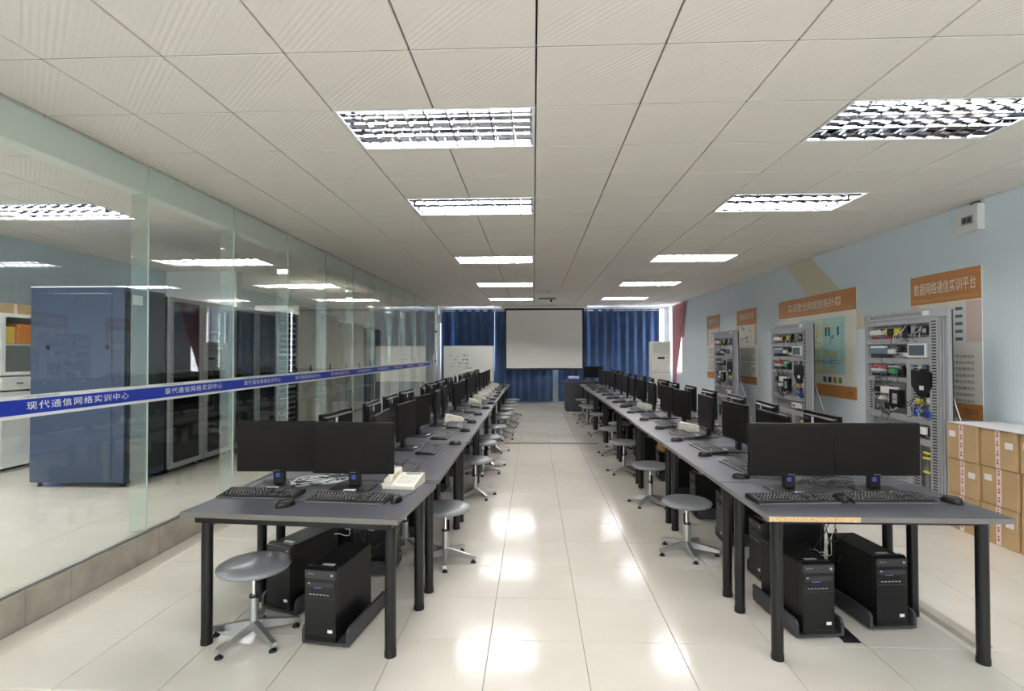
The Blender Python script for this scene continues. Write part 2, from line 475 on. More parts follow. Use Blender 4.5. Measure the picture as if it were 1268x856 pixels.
# server-room side, rear wall
struct(MB().box(XS-.12, XS, Y0, Y1, 0, ZC+.13, 'wall_server').build('wall_far_left'), 'pale blue outer wall of the server room')
m = MB(); RW = [(-5.9, -3.4), (-2.4, -.6), (-.2, 1.6), (2.0, 3.8)]; xs = [XS-.12] + [v for w_ in RW for v in w_] + [XR+t]  # unseen rear window openings, added to let in fill daylight
m.box(XS-.12, XR+t, Y0-.12, Y0, -.1, .95, 'wall_white'); m.box(XS-.12, XR+t, Y0-.12, Y0, 2.8, ZC+.13, 'wall_white')
for k in range(0, len(xs), 2): m.box(xs[k], xs[k+1], Y0-.12, Y0, .95, 2.8, 'wall_white')
struct(m.build('wall_rear'), 'white wall with added fill-light openings behind the viewpoint')
pw = MB().box(XS, -5.15, 9.05, 9.2, ZS, ZC, 'pillar_white').build('wall_inner'); struct(pw, 'white short partition wall in the server room')
# back wall with windows
m = MB(); wins = [(-2.75, -1.05), (-.75, .45), (.85, 2.35), (2.65, 4.12)]
m.box(XS-.12, XR+t, Y1, Y1+.15, -.1, .9, 'wall_white'); m.box(XS-.12, XR+t, Y1, Y1+.15, 2.955, ZC+.13, 'wall_white')
xs = [XS-.12] + [v for w_ in wins for v in w_] + [XR+t]
for k in range(0, len(xs), 2): m.box(xs[k], xs[k+1], Y1, Y1+.15, .9, 2.955, 'wall_white')
struct(m.build('wall_back'), 'white window wall behind the blue curtains')
def window(name, x0, x1, z0, z1, yy, axis='y', label=''):
    r = empty(name, (0, 0, 0)); struct(r, label)
    f = MB(); b = .05
    def bx(a0, a1, c0, c1, mt, d0=0, d1=.06):
        if axis == 'y': f.box(a0, a1, yy+d0, yy+d1, c0, c1, mt)
        else: f.box(yy+d0, yy+d1, a0, a1, c0, c1, mt)
    bx(x0, x1, z0, z0+b, 'window_frame'); bx(x0, x1, z1-b, z1, 'window_frame')
    xm = (x0+x1)/2
    for a in (x0, xm-b/2, x1-b): bx(a, a+b, z0+b, z1-b, 'window_frame')
    f.build('window_frame', r)
    f = MB(); bx(x0+b, x1-b, z0+b, z1-b, 'window_glass', .03, .036); f.build('pane', r)
for n, (a, b) in enumerate(wins): window(f'window_{n+1}', a, b, .9, 2.955, Y1+.03, 'y', f'white-framed sliding window, number {n+1} from the left behind the curtains'.replace(', number 1 from', ', leftmost').replace(', number 2 from the left', ', second from the left').replace(', number 3 from', ', third from').replace(', number 4 from the left', ', rightmost').replace('leftmost the left', 'leftmost'))
for n, (a, b) in enumerate(RW): window(f'window_{n+6}', a, b, .95, 2.8, Y0-.08, 'y', f'added fill-light window behind the viewpoint, {ORD[n]} from the server room side')
window('window_5', WY0, WY1, WZ0, WZ1, XR+.03, 'x', 'white-framed window in the right wall behind the pink curtain')
for n in range(1, 10): bpy.data.objects[f'window_{n}']['category'] = 'window'

# ------------------------------------------------------------------ glass partition = left wall of the room
gp = empty('wall_left', (XL-.03, 0, ZS)); struct(gp, 'frameless clear glass partition wall')
lx = -.02
ys = [2.79+1.16*k for k in range(-5, 12)]
ys = [y for y in ys if y > Y0] ; ys = [Y0] + ys
while ys[-1] > 15.0: ys.pop()
ys.append(15.02)
# lintel behind the glass
MB().box(-.16, -.03, Y0, Y1, 2.775-ZS, ZC+.015-ZS, 'lintel').build('lintel', gp)
for a, b in zip(ys[:-1], ys[1:]):
    pm = MB().box(-.014, -.004, a+.003, b-.003, .0, ZC-ZS+.01, 'glass_pane').build('glass_pane', gp)
for a in ys[1:-1]:
    MB().box(-.14, -.016, a-.006, a+.006, .0, 2.775-ZS, 'glass_fin').build('glass_fin', gp)
    MB().box(-.013, -.003, a-.0025, a+.0025, 0, ZC-ZS, 'glass_edge').build('sealant_joint', gp)
MB().box(-.03, .0, Y0, 15.02, -.0, .012, 'aluminium').build('channel', gp)
# lettering band
bd = MB().box(0.0, .0012, Y0, 14.95, 1.187-ZS, 1.318-ZS, 'band_white')
b_o = bd.build('stripe', gp)
MB().box(.0012, .0018, Y0, 14.95, 1.207-ZS, 1.294-ZS, 'band_blue').build('blue_band', b_o)
yy = 2.79 - 1.16*2 + .05
k = 0
while yy < 14.2:
    text('lettering', '现代通信网络实训中心', .052, 'band_text', (0, 1, 0), (0, 0, 1), (.0030, yy+.52, 1.250-ZS), b_o, width=.78, spacing=1.2, res=1)
    text('lettering', '广东省现代通信技术实训基地', .011, 'ink_blue', (0, 1, 0), (0, 0, 1), (.0030, yy+.22, 1.3065-ZS), b_o, width=.25, res=1)
    yy += 1.16
# glass door at the far end of the partition
dr = empty('door_1', (XL-.04, 15.05, ZS)); struct(dr, 'frameless glass door at the far end of the partition')
MB().box(-.006, .006, .0, .92, .01, 2.25, 'glass_pane').build('door_panel', dr)
MB().box(-.006, .006, .0, .92, 2.27, ZC-ZS, 'glass_pane').build('transom_panel', dr)
h = MB(); h.cyl((.05, .80, .55), (.05, .80, 1.35), .014, .014, 'chrome'); h.cyl((0, .8, .65), (.05, .8, .65), .008, .008, 'chrome'); h.cyl((0, .8, 1.25), (.05, .8, 1.25), .008, .008, 'chrome'); h.build('door_handle', dr)
for z in (1.12, 2.0): MB().box(-.015, .03, .86, 1.0, z-.03, z+.03, 'black_metal', c=.004).build('hinge', dr)
struct(MB().box(XL-.08, XL-.0, 16.02, 16.1, 0, ZC, 'aluminium', c=.01).build('trim_2'), 'aluminium post beside the glass door')
struct(MB().box(XL-.03, XL+.0, 16.1, Y1, 0, 2.5, 'wall_white').build('wall_stub'), 'white wall end behind the curtain')

# ------------------------------------------------------------------ desks
def desk(name, x0, x1, y0, y1, label, edge='desk_edge', chip=None, zt=.75, inset=(.08, .10), near=None, legx=None):
    r = empty(name, ((x0+x1)/2, (y0+y1)/2, 0)); w2, d2 = (x1-x0)/2, (y1-y0)/2
    tag(r, label, 'table')
    MB().box(-w2+.002, w2-.002, -d2+.002, d2-.002, zt-.025, zt, 'desk_top', c=.002).build('tabletop', r)
    e = MB(); t = .0025
    for a in ((-w2, w2, -d2, -d2+t), (-w2, w2, d2-t, d2), (-w2, -w2+t, -d2+t, d2-t), (w2-t, w2, -d2+t, d2-t)):
        e.box(*a, zt-.026, zt-.001, edge)
    e.build('edge_band', r)
    if chip: MB().box(-w2, -w2+chip, -d2-.0015, -d2, zt-.025, zt-.001, 'chipboard').build('bare_edge', r)['label'] = 'torn edge showing bare chipboard'
    fr = MB(); a, b = w2-inset[0], d2-inset[1]
    for s in (-1, 1):
        fr.box(-a, a, s*b-.012, s*b+.012, zt-.062, zt-.026, 'black_metal'); fr.box(s*a-.012, s*a+.012, -b, b, zt-.062, zt-.026, 'black_metal')
    fr.build('frame', r)
    lg = MB(); lg.cyl((0, 0, .012), (0, 0, zt-.026), .029, .029, 'black_metal', n=20); lg.cyl((0, 0, 0), (0, 0, .03), .031, .031, 'black_plastic', n=20)
    lm = lg.mesh('leg')
    for sx in (-1, 1):
        for sy in (-1, 1): link('leg', lm, r, (legx[(sx+1)//2] if legx else sx*a, -(d2-near) if (near and sy < 0) else sy*b, 0))
    return r
LX0, LX1, RX0, RX1 = -1.80, -.655, 1.165, 2.325
desk('desk', -1.7725, -.6275, 2.6075, 3.3225, 'dark grey desk at the near end of the left row', edge='desk_edge_brown', inset=(.06, .045), near=.165, legx=(-.5425, .478)).rotation_euler = (0, 0, math.radians(-4.5))
desk('desk', RX0-.01, RX1, 2.68, 3.375, 'dark grey desk with torn chipboard edge at the near end of the right row', chip=.44)
JL = [3.35+1.47*k for k in range(8)]
for k in range(7):
    jo = random.uniform(-.012, .012)
    desk('desk', LX0+.055+jo, LX1+.055+jo, JL[k]+(.022 if k == 0 else .004), JL[k+1]-.004, f'dark grey workbench desk, {ORD[k]} of the long desks in the left row')['group'] = 'long desks of the left row'
    jo = random.uniform(-.012, .012)
    desk('desk', RX0+.0+jo, RX1+.0+jo, JL[k]+.034, JL[k+1]+.026, f'dark grey workbench desk, {ORD[k]} of the long desks in the right row')['group'] = 'long desks of the right row'

# ------------------------------------------------------------------ monitors
def monitor_proto():
    r = empty('monitor', (0, 0, 0))
    b = MB(); b.box(-.125, .125, -.10, .09, 0, .010, 'black_plastic', c=.004); b.build('base', r)
    n = MB(); n.box(-.035, .035, .012, .045, .008, .20, 'black_plastic', c=.006); n.build('neck', r)
    p = MB(); p.box(-.245, .245, -.012, .012, .088, .393, 'bezel', c=.004); p.build('bezel', r)
    bk = MB()
    o = [(-.225, .108), (.225, .108), (.225, .373), (-.225, .373)]; i = [(-.20, .14), (.20, .14), (.20, .362), (-.20, .362)]
    vs = [(x, .0115, z) for x, z in o] + [(x, .032, z) for x, z in i]
    bk.add(vs, [(0,1,5,4),(1,2,6,5),(2,3,7,6),(3,0,4,7),(4,5,6,7)], 'black_plastic'); bk.build('back_shell', r)
    MB().box(-.229, .229, -.0135, -.0115, .107, .377, 'screen_off').build('screen', r)
    text('logo', 'lenovo', .014, 'logo_grey', (1, 0, 0), (0, 0, 1), (0, -.0128, .0965), r, res=1)
    text('logo', 'lenovo', .026, 'logo_grey', (-1, 0, 0), (0, 0, 1), (.145, .0326, .343), r, res=1)['label'] = 'grey maker lettering on the back'
    s = MB(); s.box(.03, .065, .0265, .0275, .30, .36, 'white_label', T=None); s2 = MB().box(-.02, .018, .0125, .0135, .376, .386, 'white_label')
    lab = MB().box(.045, .080, .0321, .0327, .315, .358, 'white_label'); lab.build('asset_label', r)['label'] = 'white label on the back'
    MB().box(-.016, .008, .0108, .0120, .050, .074, 'blue_sticker').build('sticker', r)['label'] = 'small blue sticker'
    MB().box(-.03, .04, -.095, -.065, .010, .0108, 'white_label').build('base_label', r)['label'] = 'white paper label'
    return r
mp_ = monitor_proto(); first_used = [False]
def place_monitor(x, y, z, rz, label, group=None):
    if not first_used[0]: o = mp_; o.location = (x, y, z); o.rotation_euler = (0, 0, rz); first_used[0] = True
    else: o = copy_tree(mp_, (x, y, z), rz)
    tag(o, label, 'monitor', group); return o
Z = .7502
place_monitor(-1.56, 3.20, Z, math.radians(1.5), 'black monitor at front of left row, left one of the pair')
place_monitor(-1.075, 3.155, Z, math.radians(-1), 'black monitor at front of left row, right one of the pair beside the phone')
place_monitor(1.50, 3.185, Z, math.radians(0), 'black monitor at front of right row, left one of the pair')
place_monitor(1.995, 3.20, Z, math.radians(0), 'black monitor at front of right row, right one of the pair')
KX = []
rnd = random.Random(11)
jit = {('L', 0): 4, ('L', 2): -9, ('R', 1): 2, ('R', 2): -3}
PITCH = .735
for k in range(14):
    yk = JL[0]+.37+PITCH*k
    j1 = math.radians(jit.get(('L', k), rnd.uniform(-5, 5))); j2 = math.radians(jit.get(('R', k), rnd.uniform(-5, 5)))
    # faces +x (aisle) on the left row, -x on the right row
    place_monitor(-1.085+rnd.uniform(-.02, .02), yk+rnd.uniform(-.03, .03)+(.06 if k == 1 else 0), Z, PI/2+j1, f'black monitor facing the aisle, {ORD[k]} along the aisle side of the left desk row', 'monitors on the aisle side of the left row')
    place_monitor(-1.41+rnd.uniform(-.02, .02), yk+rnd.uniform(-.05, .05)+(.04 if k < 2 else 0), Z, -PI/2+math.radians(rnd.uniform(-8, 8)), f'black monitor turned to the glass, {ORD[k]} along the glass side of the left row', 'monitors on the glass side of the left row')
    place_monitor(1.65+rnd.uniform(-.02, .02), yk+.03+rnd.uniform(-.03, .03), Z, -PI/2+j2, f'black monitor facing the aisle, {ORD[k]} along the aisle side of the right desk row', 'monitors on the aisle side of the right row')
    place_monitor(1.955+rnd.uniform(-.02, .02), yk+.05+rnd.uniform(-.05, .05), Z, PI/2+math.radians(rnd.uniform(-6, 6)), f'black monitor seen from behind, {ORD[k]} along the wall side of the right row', 'monitors on the wall side of the right row')

# ------------------------------------------------------------------ keyboards and mice
def keyboard_proto():
    r = empty('keyboard', (0, 0, 0))
    b = MB(); b.extr([(-.08, 0), (.075, 0), (.075, .022), (.055, .024), (-.062, .012), (-.08, .010)], 'x', -.222, .222, 'black_plastic'); b.build('body', r)
    b = MB(); b.box(-.222, .222, -.0815, -.079, .002, .0085, 'desk_edge'); b.build('front_lip', r)
    ks = MB(); mk = MB()
    def key(x0, x1, y0, y1, mark=True):
        def z(y): return .012+(y+.062)/.117*.012
        a, c = .0015, .0035
        vs = [(x0, y0, z(y0)-.001), (x1, y0, z(y0)-.001), (x1, y1, z(y1)-.001), (x0, y1, z(y1)-.001), (x0+c, y0+c*.6, z(y0)+.0065), (x1-c, y0+c*.6, z(y0)+.0065), (x1-c, y1-c, z(y1)+.0065), (x0+c, y1-c, z(y1)+.0065)]
        ks.add(vs, [(0,1,5,4),(1,2,6,5),(2,3,7,6),(3,0,4,7),(4,5,6,7)], 'key')
        if mark:
            mx, my = x0+c+.001, (y0+y1)/2
            mk.quad([(mx, my, z(my)+.0072), (mx+.0065, my, z(my)+.0072), (mx+.0065, my+.005, z(my)+.0076), (mx, my+.005, z(my)+.0076)], 'key_mark')
    p = .0187; rows = [-.058, -.039, -.020, -.001, .018, .042]
    for rI, y0 in enumerate(rows):
        if rI == 0:
            ws = [1.4, 1.1, 1.1, 6.2, 1.1, 1.1, 1.1, 1.4]
        else: ws = [1+[0, 1.2, .7, .4, 0, 0][rI]] + [1]*(12 if rI > 1 else 11) + [1.3+[0, .8, .3, .1, .7, .7][rI]]
        tot = sum(ws); sc = 14.5/tot; x = -.216
        for w_ in ws:
            key(x+.0008, x+w_*sc*p-.0008, y0+.0008, y0+p-.0012, w_ < 2); x += w_*sc*p
        for q in range(3):
            if rI in (2,): continue
            if rI == 1 and q != 1: continue
            key(.063+q*p, .063+(q+1)*p-.0014, y0+.0008, y0+p-.0012)
        for q in range(4):
            if rI < 5: key(.128+q*p*1.15, .128+(q+1)*p*1.15-.0014, y0+.0008, y0+p-.0012)
    stuff(ks.build('keys', r)); stuff(mk.build('key_legends', r))
    return r
kp = keyboard_proto(); kp_used = [False]
def place_keyboard(x, y, rz, label, group=None):
    if not kp_used[0]: o = kp; o.location = (x, y, Z); o.rotation_euler = (0, 0, rz); kp_used[0] = True
    else: o = copy_tree(kp, (x, y, Z), rz)
    tag(o, label, 'keyboard', group)
def mouse_proto():
    r = empty('mouse', (0, 0, 0))
    prof = []
    m = MB(); n = 20; rings = 7; vs = []
    for k in range(rings+1):
        t = k/rings; zz = .032*math.sin(t*PI/2)+.004; q = math.cos(t*PI/2)**.55 if k < rings else .02
        for i in range(n):
            a = 2*PI*i/n; vs.append((.030*q*math.cos(a), .055*q*math.sin(a)-.004*t*2, zz))
    base = [(v[0], v[1], 0) for v in vs[:n]]; vs = base+vs
    fs = [(k*n+i, k*n+(i+1) % n, (k+1)*n+(i+1) % n, (k+1)*n+i) for k in range(rings+1) for i in range(n)]
    fs.append(tuple(range(n-1, -1, -1))); fs.append(tuple((rings+1)*n+i for i in range(n)))
    m.add(vs, fs, 'case_face', True); m.build('body', r)
    MB().cyl((-.004, .030, .026), (.004, .030, .026), .008, .008, 'slot_dark', n=10).build('wheel', r)
    pts = [(0, .052, .008), (.005, .09, .004), (.02, .14, .003), (.03, .2, .003), (.02, .26, .003)]
    MB().tube(pts, .0018, 'cable_black', 5).build('cord', r)
    return r
mo = mouse_proto(); mo_used = [False]
def place_mouse(x, y, rz, label, group=None):
    if not mo_used[0]: o = mo; o.location = (x, y, Z); o.rotation_euler = (0, 0, rz); mo_used[0] = True
    else: o = copy_tree(mo, (x, y, Z), rz)
    tag(o, label, 'mouse', group)
RD = math.radians
place_keyboard(-1.545, 2.985, RD(-2), 'black keyboard at the front left corner of the left row desk')
place_keyboard(-1.01, 2.905, RD(-5), 'black keyboard beside the cream phone at front of the left row')
place_keyboard(1.405, 2.975, RD(5), 'black keyboard at the left on the front desk of the right row')
place_keyboard(1.925, 3.0, RD(2), 'black keyboard between two mice on the front desk of the right row')
place_mouse(-1.31, 2.775, RD(-35), 'black mouse lying alone near the front edge of the left row desk')
place_mouse(-.745, 2.885, RD(-8), 'black mouse beside keyboard and phone cord on the front left desk')
place_mouse(1.665, 2.985, RD(12), 'black mouse between the two keyboards on the front right desk')
place_mouse(2.235, 2.96, RD(25), 'black mouse at the right end of keyboard on the front right desk')
for k in range(14):
    yk = JL[0]+.37+PITCH*k
    place_keyboard(-.87+rnd.uniform(-.03, .02), yk-.06+rnd.uniform(-.03, .03), PI/2+RD(rnd.uniform(-9, 6)), f'black keyboard on the aisle side of the left row, {ORD[k]} from the front', 'keyboards along the left row')
    if k: place_mouse(-.70+rnd.uniform(-.03, .03), yk+.24+rnd.uniform(-.03, .03), PI/2+RD(rnd.uniform(-15, 15)), f'black mouse on the aisle side of the left row, {ORD[k]} workplace from the front', 'mice along the left row')
    place_keyboard(1.44+rnd.uniform(-.02, .03), yk+.08+rnd.uniform(-.03, .03), -PI/2+RD(rnd.uniform(-6, 9)), f'black keyboard on the aisle side of the right row, {ORD[k]} from the front', 'keyboards along the right row')
    place_mouse(1.31+rnd.uniform(-.03, .03), yk-.24+rnd.uniform(-.02, .02), -PI/2+RD(rnd.uniform(-15, 15)), f'black mouse on the aisle side of the right row, {ORD[k]} workplace from the front', 'mice along the right row')

# ------------------------------------------------------------------ phones
def phone_proto():
    r = empty('telephone', (0, 0, 0))
    b = MB(); b.extr([(-.10, 0), (.10, 0), (.10, .055), (.08, .062), (-.09, .026), (-.10, .018)], 'x', -.095, .105, 'phone_cream'); b.build('body', r)
    h = MB(); T = Matrix.Translation((-.062, 0, .048)) @ Matrix.Rotation(RD(11), 4, 'X')
    h.box(-.024, .024, -.10, -.055, -.008, .030, 'phone_cream', c=.008, T=T); h.box(-.024, .024, .055, .10, -.008, .030, 'phone_cream', c=.008, T=T); h.box(-.018, .018, -.09, .09, .012, .034, 'phone_cream', c=.007, T=T)
    h.build('handset', r)
    kk = MB()
    for i in range(6):
        for j in range(4):
            x = -.015+i*.018; y = -.065+j*.026; z = .030+(y+.09)*.212
            kk.box(x, x+.011, y, y+.014, z-.002, z+.004, 'housing_white')
    stuff(kk.build('keypad', r))
    MB().box(.0, .09, .050, .082, .052, .0615, 'ac_line').build('display', r)
    c = [(-.062+.011*math.cos(t*1.9)-.004*t, -.10-.005*t+.010*math.sin(t*1.9), .016+.004*math.sin(t)) for t in [q*.35 for q in range(60)]]
    pts = [(-.062-.05*math.sin(q/60*PI)+.006*math.cos(q*1.3), -.10-.02*math.sin(q/60*PI)+.14*q/60+.002, .014+.006*math.sin(q*1.3)) for q in range(61)]
    MB().tube(pts, .0035, 'cable_white', 5).build('coiled_cord', r)
    return r
ph = phone_proto()
ph.location = (-.795, 3.235, Z); ph.rotation_euler = (0, 0, RD(-6)); tag(ph, 'cream desk telephone with coiled cord on the front left desk', 'telephone')
spots = [(-.93, 6.26, -93), (-.93, 8.46, -86), (-.93, 9.2, -93), (-.93, 9.93, -86), (-.93, 10.67, -94), (-.93, 11.4, -90), (-.93, 12.14, -87), (-.93, 12.87, -90)]
for n, (x, y, a) in enumerate(spots): tag(copy_tree(ph, (x, y, Z), RD(a+180)), f'cream telephone among the monitors of the left row, {ORD[n+1]} telephone from the front', 'telephone', 'telephones along the left row')
for n, (x, y) in enumerate([(1.60, 5.60), (1.60, 7.81)]): tag(copy_tree(ph, (x, y, Z), RD(80)), 'cream telephone between the monitors of the right row, ' + ['nearer of two', 'farther of two'][n], 'telephone', 'telephones along the right row')

# ------------------------------------------------------------------ cable tangles on the desks
def tangle(name, cx, cy, rx, ry, nw, nb, label, seed, z=Z):
    q = random.Random(seed); r = empty(name, (cx, cy, z)); tag(r, label, 'cables', 'cable tangles on the desks')
    for mname, cn, nm in (('cable_white', nw, 'white_cable'), ('cable_black', nb, 'black_cable')):
        for c in range(cn):
            a0 = q.uniform(0, 6.28); ax = q.uniform(.3, 1)*rx; ay = q.uniform(.3, 1)*ry; ox, oy = q.uniform(-.3, .3)*rx, q.uniform(-.3, .3)*ry
            tn = q.uniform(.8, 2.2); N = int(26*tn)
            w1, w2 = q.uniform(.8, 1.4), q.uniform(.8, 1.4)
            rad = .0022 if mname == 'cable_white' else .0026
            pts = [(ox+ax*math.cos(a0+w1*2*PI*tn*i/N)*(1-.25*i/N), oy+ay*math.sin(a0+w2*2*PI*tn*i/N), rad+.004+.012*(1+math.sin(i*.5+a0))*q.uniform(.85, 1)+.004*c) for i in range(N)]
            MB().tube(pts, rad, mname, 5).build(nm, r)
tangle('cable_tangle', -1.33, 3.25, .17, .10, 5, 4, 'tangle of white and black cables between the front monitors, left row', 1)
tangle('cable_tangle', 1.74, 3.25, .17, .10, 0, 7, 'tangle of black cables between the front monitors, right row', 2)
for k in range(7):
    yk = JL[k]+.75
    tangle('cable_tangle', -1.235, yk, .07, .6, 6 if k < 1 else 5, 2, f'white cable tangle between the back-to-back monitors, {ORD[k]} long desk of the left row', 10+k)
    tangle('cable_tangle', 1.80, yk, .06, .6, 2, 5, f'dark cable tangle between the back-to-back monitors, {ORD[k]} long desk of the right row', 30+k)

# ------------------------------------------------------------------ computer towers and their floor trays
def tower_proto():
    r = empty('computer_tower', (0, 0, 0)); w2 = .0875; H = .385
    c = MB(); c.box(-w2, w2, .03, .43, .008, H-.008, 'case_black', c=.004); c.build('case', r)
    f = MB(); f.extr([(0.0, 0), (.035, 0), (.035, H-.01), (.05, H), (.02, H+.002), (.0, H-.012)], 'x', -w2-.001, w2+.001, 'case_face'); f.build('front_panel', r)
    f = MB(); f.box(-w2-.0015, w2+.0015, -.0025, .014, H-.052, H-.008, 'case_cap', c=.003); f.build('top_cap', r)
    f = MB(); f.box(-w2+.012, w2-.012, -.003, .004, H-.095, H-.070, 'slot_dark'); f.box(-w2+.018, -w2+.030, -.0042, -.002, H-.080, H-.074, 'logo_grey'); f.build('disc_drive', r)
    f = MB(); f.box(-w2+.006, w2-.006, -.0018, .003, H-.155, H-.152, 'slot_dark'); f.build('seam', r); MB().box(-w2+.004, w2-.004, -.006, .004, .004, .03, 'case_black', c=.004).build('foot_rail', r)
    f = MB()
    for k in range(6): f.box(-w2+.025+k*.02, -w2+.037+k*.02, -.0022, .001, H-.138, H-.134, 'logo_grey')
    stuff(f.build('port_row', r))
    MB().cyl((w2-.02, -.005, H-.03), (w2-.02, .0, H-.03), .007, .007, 'logo_grey', n=12).build('power_button', r)
    text('logo', 'lenovo', .014, 'logo_grey', (1, 0, 0), (0, 0, 1), (-w2+.035, -.0032, H-.026), r, res=1)
    MB().box(w2-.045, w2-.018, -.0015, .0, .052, .068, 'white_label').build('sticker', r)['label'] = 'small silver sticker'
    MB().box(-.03, .04, .055, .095, H-.008, H-.0072, 'white_label').build('top_label', r)['label'] = 'white paper label'
    MB().box(-w2+.05, w2-.08, -.0012, .001, H-.102, H-.099, 'led_blue').build('indicator', r)
    return r
tw = tower_proto(); tw_used = [False]
def tray_proto():
    r = empty('tower_tray', (0, 0, 0)); w2 = .135
    MB().box(-w2, w2, 0, .46, .012, .027, 'tray_grey', c=.002).build('base_board', r)
    o = [(.0, .027), (.46, .027), (.46, .105), (.03, .105), (.012, .098), (.0, .080)]
    for s in (-1, 1): MB().extr(o, 'x', s*w2, s*(w2-.016), 'tray_grey').build('side_board', r)
    f = MB()
    for sx in (-1, 1):
        for y in (.04, .42): f.cyl((sx*.1-.01, y, .0065), (sx*.1+.01, y, .0065), .0065, .0065, 'black_plastic', n=10)
    stuff(f.build('casters', r))
    return r
tr = tray_proto(); tr_used = [False]
def place_pc(x, y, rz, where, group=None, tray=True, shift=0):
    z = .0
    if tray:
        if not tr_used[0]: o = tr; tr_used[0] = True; o.location = (x, y, 0); o.rotation_euler = (0, 0, rz)
        else: o = copy_tree(tr, (x, y, 0), rz)
        tag(o, 'grey tray with tower ' + where, 'tray', group and group.replace('computer towers', 'tower trays')); z = .0275
    c, s = math.cos(rz), math.sin(rz); dx, dy = shift, -.005
    px, py = x+c*dx-s*dy, y+s*dx+c*dy
    if not tw_used[0]: o = tw; tw_used[0] = True; o.location = (px, py, z); o.rotation_euler = (0, 0, rz)
    else: o = copy_tree(tw, (px, py, z), rz)
    tag(o, 'black computer tower ' + where, 'computer', group)
place_pc(-1.105, 2.80, RD(-8), 'under the front left desk, right one beside the grey tray board', shift=-.026)
place_pc(-1.525, 3.15, RD(-19), 'under the front left desk, behind the grey stool')
place_pc(1.55, 2.975, RD(6), 'under the front right desk, left of the pair', shift=-.01)
place_pc(2.005, 3.08, RD(5), 'under the front right desk, right of the pair', shift=-.01)
for k in range(14):
    yk = JL[0]+.37+PITCH*k
    if k < 9:
        place_pc(-.98+rnd.uniform(-.05, .04), yk+.12+rnd.uniform(-.02, .02), PI/2+RD(rnd.uniform(-4, 4)), f'under the left row facing the aisle, {ORD[k]} from the front', 'computer towers along the left row')
    place_pc(1.51+rnd.uniform(-.02, .03), yk+(.0 if k else .02)+rnd.uniform(-.03, .03), -PI/2+RD(rnd.uniform(-5, 5)), f'under the right row facing the aisle, {ORD[k]} from the front', 'computer towers along the right row')
tag(MB().box(1.47, 1.60, 6.20, 6.42, .4132, .52, 'wood_yellow', c=.004).build('wooden_case'), 'small yellow wooden case on a tower under the right row', 'box')
# cables hanging under the front desks
def hanging(cx, cy, label, seed, nw=3, nb=5):
    q = random.Random(seed); r = empty('hanging_cables', (cx, cy, .71)); tag(r, label, 'cables')
    for c in range(nw+nb):
        x0, y0 = q.uniform(-.12, .12), q.uniform(-.06, .06); x1, y1 = q.uniform(-.16, .16), q.uniform(-.08, .1); d = q.uniform(.25, .55)
        pts = [(x0+(x1-x0)*t+.02*math.sin(9*t+c), y0+(y1-y0)*t+.015*math.cos(7*t+c), -d*math.sin(min(1, t*1.15)*PI*.62)) for t in [i/14 for i in range(15)]]
        w_ = c < nw; MB().tube(pts, .0022 if w_ else .0032, 'cable_white' if w_ else 'cable_black', 5).build('white_cable' if w_ else 'black_cable', r)
    MB().box(-.13, .13, .0, .02, -.03, .0, 'black_metal').build('cable_clip', r)
hanging(-1.13, 3.40, 'loose cables hanging below the front left desk', 4)
hanging(1.79, 3.42, 'loose cables hanging below the front right desk', 5)

# ------------------------------------------------------------------ stools
def stool_proto():
    r = empty('stool', (0, 0, 0))
    MB().lathe((0, 0, 0), [(.001, .368), (.16, .370), (.182, .378), (.190, .390), (.188, .400), (.172, .409), (.12, .414), (.001, .416)], 'stool_grey', 36).build('seat', r)
    MB().cyl((0, 0, .20), (0, 0, .369), .013, .013, 'chrome', 14).cyl((0, 0, .355), (0, 0, .369), .06, .06, 'black_metal', 16).build('piston', r)
    MB().cyl((0, 0, .055), (0, 0, .225), .024, .024, 'aluminium', 18).cyl((0, 0, .222), (0, 0, .234), .026, .026, 'black_metal', 18).build('column', r)
    lg = MB(); lg.extr([(.012, .045), (.012, .098), (.235, .052), (.238, .030), (.225, .028)], 'y', -.013, .013, 'aluminium'); lm = lg.mesh('leg')
    ft = MB().cyl((.218, 0, .012), (.218, 0, .032), .007, .007, 'black_metal', 8).cyl((.218, 0, 0), (.218, 0, .010), .022, .018, 'black_plastic', 14).cyl((.218, 0, .010), (.218, 0, .016), .018, .008, 'black_plastic', 14).mesh('foot')
    for k in range(5):
        a = 2*PI*k/5+.35; l = link('leg', lm, r); l.rotation_euler = (0, 0, a); link('foot', ft, l)
    lev = MB().box(.02, .035, -.012, .012, .21, .30, 'black_plastic', c=.005).build('height_lever', r)
    return r
st = stool_proto()
st.location = (-1.535, 2.885, 0); st.rotation_euler = (0, 0, .25); tag(st, 'grey round stool with five star legs at the front left desk', 'stool')
for n, (x, y) in enumerate([(-.665, 4.0), (-1.02, 4.21), (-.635, 5.80), (-.66, 6.93), (-.62, 7.38), (-.61, 8.42), (-.60, 9.6), (-.57, 10.18), (-.56, 11.1), (-.54, 11.7), (-.60, 12.56), (-.53, 13.25)]):
    tag(copy_tree(st, (x, y, 0), random.uniform(0, 6)), f'grey round stool beside the left row in the aisle, {ORD[n]} behind the front desk', 'stool', 'stools along the left row')
for n, (x, y) in enumerate([(1.19, 4.22), (1.20, 5.56), (1.17, 7.0), (1.2, 8.24), (1.42, 8.84), (1.24, 10.15), (1.21, 11.35), (1.18, 11.8), (1.3, 12.6), (1.22, 13.3)]):
    tag(copy_tree(st, (x, y, 0), random.uniform(0, 6)), f'grey round stool beside the right row in the aisle, {ORD[n]} behind the front desk', 'stool', 'stools along the right row')

